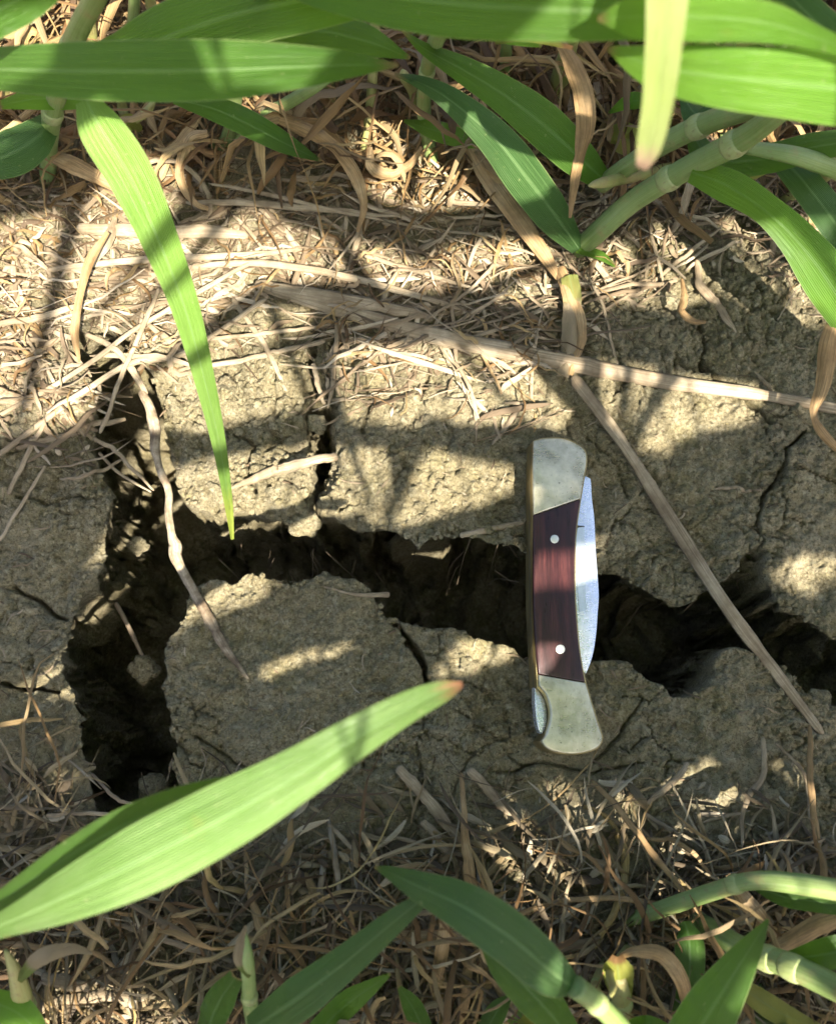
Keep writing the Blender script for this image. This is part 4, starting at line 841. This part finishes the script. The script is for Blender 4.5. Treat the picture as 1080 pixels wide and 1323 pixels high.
# ------------------------------------------------------------------ unseen near row wheat, added to shade the bare strip around set sun flecks
LITP = [  # patches of ground kept clear of the added blades' shade, in picture coordinates
    [(-80,290),(150,300),(420,316),(540,346),(600,318),(760,314),(900,292),(1160,280),(1160,400),(1000,412),(900,380),(850,385),(780,352),(700,400),(560,352),(500,345),(340,352),(260,380),(330,410),(280,450),(200,470),(60,480),(-80,500)],
    [(205,492),(300,462),(395,470),(400,530),(330,530),(290,545),(210,560)], [(215,600),(300,578),(405,590),(400,700),(225,690)],
    [(420,462),(540,445),(660,462),(668,500),(620,540),(545,530),(430,530)],
    [(440,588),(520,592),(640,604),(668,636),(610,648),(545,626),(450,612)],
    [(735,462),(1010,505),(1000,528),(760,496)], [(800,530),(880,534),(940,546),(930,562),(860,562),(805,552)],
    [(-80,470),(60,500),(110,520),(120,545),(0,560),(-80,560)],
    [(-80,-80),(140,-80),(140,60),(60,160),(-80,130)], [(640,-40),(760,-40),(760,60),(660,70)], [(850,150),(1100,120),(1100,180),(860,190)],
]
LITE = [  # small sun flecks: x, y, half width, half height, height above ground
    (730,736,60,21,.016),(703,847,10,10,.016),(60,882,42,14,0),(138,700,12,28,0),(368,850,32,11,0),(310,766,45,8,0),(602,832,30,8,0),
    (1040,735,52,22,0),(926,842,16,10,0),(48,1004,55,14,0),(130,985,18,12,0),(690,1080,34,9,0),(205,1268,60,14,0),(100,1262,50,14,0),(60,1310,16,8,0),(1060,1318,22,10,0),(610,640,50,10,0),(20,1210,40,14,0),(870,1080,24,8,0),(560,1310,30,10,0)]
LIT3 = [(1000,1243,.048,.006),(1050,1146,.052,.005),(715,1262,.088,.003),(945,1262,.076,.005),(800,1262,.038,.004),(775,1300,.075,.005)]+[(95,1152,.128,.008),(160,1126,.135,.010),(285,1060,.142,.007),(370,1010,.146,.006),(460,953,.148,.006)]+[  # places on the blades that stand in full sun: x, y, z, radius in metres
    (60,1165,.124,.007),(130,1140,.132,.010),(190,1112,.137,.010),(240,1085,.139,.007),(330,1040,.144,.005),(420,978,.147,.006),(500,930,.147,.006),(570,893,.144,.005),
    (130,180,.106,.006),(165,220,.098,.010),(190,275,.09,.008),(225,360,.075,.012),(245,430,.06,.012),(262,490,.05,.010),(298,680,.012,.006),
    (855,40,.208,.014),(852,120,.202,.014),(845,170,.198,.011),(800,30,.19,.012),(860,25,.19,.014),(960,20,.19,.012),(850,90,.185,.012),(910,105,.185,.012),(700,225,.05,.006),(665,215,.055,.006),(720,180,.06,.006),(1060,350,.065,.012),(1050,320,.068,.010),
    (300,130,.05,.005),(60,150,.05,.005),(30,20,.165,.010),(690,510,.0,.004)]
qs = SUN[:2]/SUN[2]
cell = 0.0025; qx = np.arange(-0.24, 0.24, cell); qy = np.arange(-0.215, 0.30, cell); QX, QY = np.meshgrid(qx, qy, indexing='ij')
QPX, QPY = topix(QX, QY, 0.0); lit = np.zeros(QX.shape, bool)
for pl in LITP: lit |= inside(QPX, QPY, pl)
for a, b, rx, ry, z in LITE:
    p = P(a, b, z); c = p[:2]-qs*z; mx = wpx(p, rx); my = wpx(p, ry)
    lit |= ((QX-c[0])/max(mx*0.8, 0.0026))**2+((QY-c[1])/max(my*0.8, 0.0026))**2 < 1
for a, b, z, r in LIT3:
    p = P(a, b, z); c = p[:2]-qs*z; lit |= (QX-c[0])**2+(QY-c[1])**2 < r*r
wt = np.ones(QX.shape)
for a, b, z, rr_ in [(732,738,.016,.016),(703,847,.016,.006)]+LIT3:
    p = P(a, b, z); c = p[:2]-qs*z; wt[(QX-c[0])**2+(QY-c[1])**2 < (rr_+.003)**2] = 8.0 if z != .016 else 12.0
for _ in range(2):
    e = lit.copy(); e[1:] |= lit[:-1]; e[:-1] |= lit[1:]; e[:, 1:] |= lit[:, :-1]; e[:, :-1] |= lit[:, 1:]; lit = e if _ == 0 else lit
need = ~lit; cov = np.zeros(QX.shape, np.int16); g = np.random.default_rng(42); blades = []
def infront(pts):
    t = np.linspace(0, len(pts)-1, 4*len(pts)); pts = np.stack([np.interp(t, np.arange(len(pts)), pts[:, k]) for k in range(3)], 1)
    if np.any((np.hypot(pts[:, 0]-CAM[0], pts[:, 1]-CAM[1]) < 0.10) & (pts[:, 2] < CAM[2]+0.045) & (pts[:, 2] > CAM[2]-0.14)): return True
    px, py = topix(pts[:, 0], pts[:, 1], pts[:, 2]); dp = (pts-CAM)@FW
    return np.any((dp > 0.0) & (px > -160) & (px < 1240) & (py > -160) & (py < 1480))
for it in range(520):
    open_ = need & (cov < 1)
    frac = open_.sum()/need.sum()
    if frac < 0.02: break
    pri = open_ & (QPX > 80) & (QPX < 310) & (QPY > 500) & (QPY < 1100) if it < 70 else open_
    if it >= 70 and it < 100: pri = open_ & (QPX > 300) & (QPX < 1100) & (QPY > 690) & (QPY < 960)
    if pri.sum() < 5: pri = open_
    ii = np.argwhere(pri); best = None
    for tr in range(26):
        i, j = ii[g.integers(len(ii))]; z = 0.26+0.32*g.random(); c = np.array([qx[i], qy[j]])+qs*z
        th = g.normal(0.10, 0.42)+(math.pi if g.random() < 0.5 else 0); L = 0.10+0.14*g.random(); wd = 0.010+0.009*g.random()
        if it > 200: L *= 0.6; wd *= 0.8
        dv = np.array([math.cos(th), math.sin(th)]); nv = np.array([-dv[1], dv[0]]); t = np.linspace(-0.5, 0.5, 7); bd = g.normal(0, 0.18)
        xy = c+np.outer(t*L, dv)+np.outer((t*t-0.25)*bd*L, nv); zz = z+0.02-0.16*L*(t+0.5)**2*2*g.random()
        pts = np.column_stack([xy, zz]);
        if infront(pts): continue
        wp = wd*np.array([0.75, 0.95, 1, 1, 0.85, 0.55, 0.06]); qp = xy-np.outer(zz, qs)
        m = np.zeros(QX.shape, bool); x0, x1 = qp[:, 0].min()-wd, qp[:, 0].max()+wd; y0, y1 = qp[:, 1].min()-wd, qp[:, 1].max()+wd
        a0, a1 = np.searchsorted(qx, [x0, x1]); b0, b1 = np.searchsorted(qy, [y0, y1])
        if a1-a0 < 2 or b1-b0 < 2: continue
        sx_, sy_ = QX[a0:a1, b0:b1], QY[a0:a1, b0:b1]; mm = np.zeros(sx_.shape, bool)
        for s_ in range(6): mm |= seg_dist(sx_, sy_, qp[s_:s_+2]) < (wp[s_]+wp[s_+1])/4
        m[a0:a1, b0:b1] = mm
        sc = (m & open_).sum()-9.0*wt[m & lit].sum()
        if best is None or sc > best[0]: best = (sc, m, pts, wp)
    if best is None or best[0] <= 2: continue
    cov[best[1]] += 1; blades.append((best[2], best[3]))
print('blades', len(blades), 'uncovered', (need & (cov < 1)).sum()/need.sum(), 'lit covered', (lit & (cov > 0)).sum()/max(1, lit.sum()))
# added shade blades grouped into plants of a few tillers that root in the near row, outside the picture
def rootspot(b): return np.array([b[0]*0.9, -0.30-0.10*abs(math.sin(b[0]*40))-0.06*(b[1] < -0.3)])
def tube_path(r0, zb, top):
    t = np.linspace(0, 1, 18)[:, None]; xy = r0+(top[:2]-r0)*np.hstack([t**2, t**4]); zz = zb-0.003+(top[2]-zb+0.003)*(1-(1-t)**1.25)
    return np.hstack([xy, zz, 0.0030-0.0020*t**0.4, t*0])
def blade_path(top, pts, wp):
    mid = np.array([*((top+pts[0])/2+(pts[0]-pts[1])*0.25), 0.0018, 0])
    s = spline(np.vstack([[[*top, 0.0012, 0]], [mid], np.column_stack([pts, wp, np.zeros(7)])]), 22); s[:, 3] = np.maximum(s[:, 3], 0.0007); return s
def hits(p):
    q = p[:, :2]-np.outer(p[:, 2], qs); i = ((q[:, 0]-qx[0])/cell).astype(int); j = ((q[:, 1]-qy[0])/cell).astype(int)
    ok = (i >= 0) & (j >= 0) & (i < len(qx)) & (j < len(qy)); return (lit*wt)[i[ok], j[ok]].sum()
blades.sort(key=lambda q: round(q[0][0][0]/0.06)*10+q[0][0][1])
def dense(p):
    t = np.linspace(0, len(p)-1, 70); return np.stack([np.interp(t, np.arange(len(p)), p[:, k]) for k in range(3)], 1)
def build_shade_plants(grp, tries):
    mean = np.mean([b[0][0] for b in grp], axis=0); best = None
    for tr in range(tries):
        r0 = np.array([mean[0]+g.normal(0, 0.13), -0.27-0.24*g.random()]); zb = float(gh(r0[0], r0[1]))
        top = mean+g.normal(0, 0.06, 3)*[1, 1, 0.6]+[0, -0.02, 0]; top[2] = max(top[2], 0.15)
        st = tube_path(r0, zb, top)
        if infront(st[:, :3]): continue
        bl = [blade_path(top, p, w) for p, w in grp]
        if any(infront(b[:, :3]) for b in bl): continue
        c = 2*hits(dense(st[:, :3]))+sum(hits(dense(b[:9, :3])) for b in bl)+0.02*sum(np.linalg.norm(top-p[0])*100 for p, w in grp)
        if best is None or c < best[0]: best = (c, r0, zb, top, st, bl)
    if best is None:
        if len(grp) > 1:
            h = len(grp)//2; build_shade_plants(grp[:h], tries); build_shade_plants(grp[h:], tries)
        else: dropped.append(1)
        return
    c, r0, zb, top, st, bl = best
    root = thing('wheat_plant', 'unseen tall wheat plant added in the near row to shade the bare strip', 'wheat plant', (r0[0], r0[1], zb), 'unseen wheat plants added for shade in the near row')  # unseen plant, its blades placed to shape the shade and sun flecks
    v, f, uv = tube_geo(st, 8, 1, 0, 1, True, face=(0.3, 0.9, 0.1)); link_mesh('stem', v, f, M['culm'], root, uv, loc=(r0[0], r0[1], zb))
    for s in bl:
        v, f, uv = ribbon_geo(s, 22, 4, 0.10, 0.02, 3, face=SUN); link_mesh('leaf', v, f, M['leaf'], root, uv, loc=tuple(top))
dropped = []
for k in range(0, len(blades), 4): build_shade_plants(blades[k:k+4], 90)
print('dropped', len(dropped))
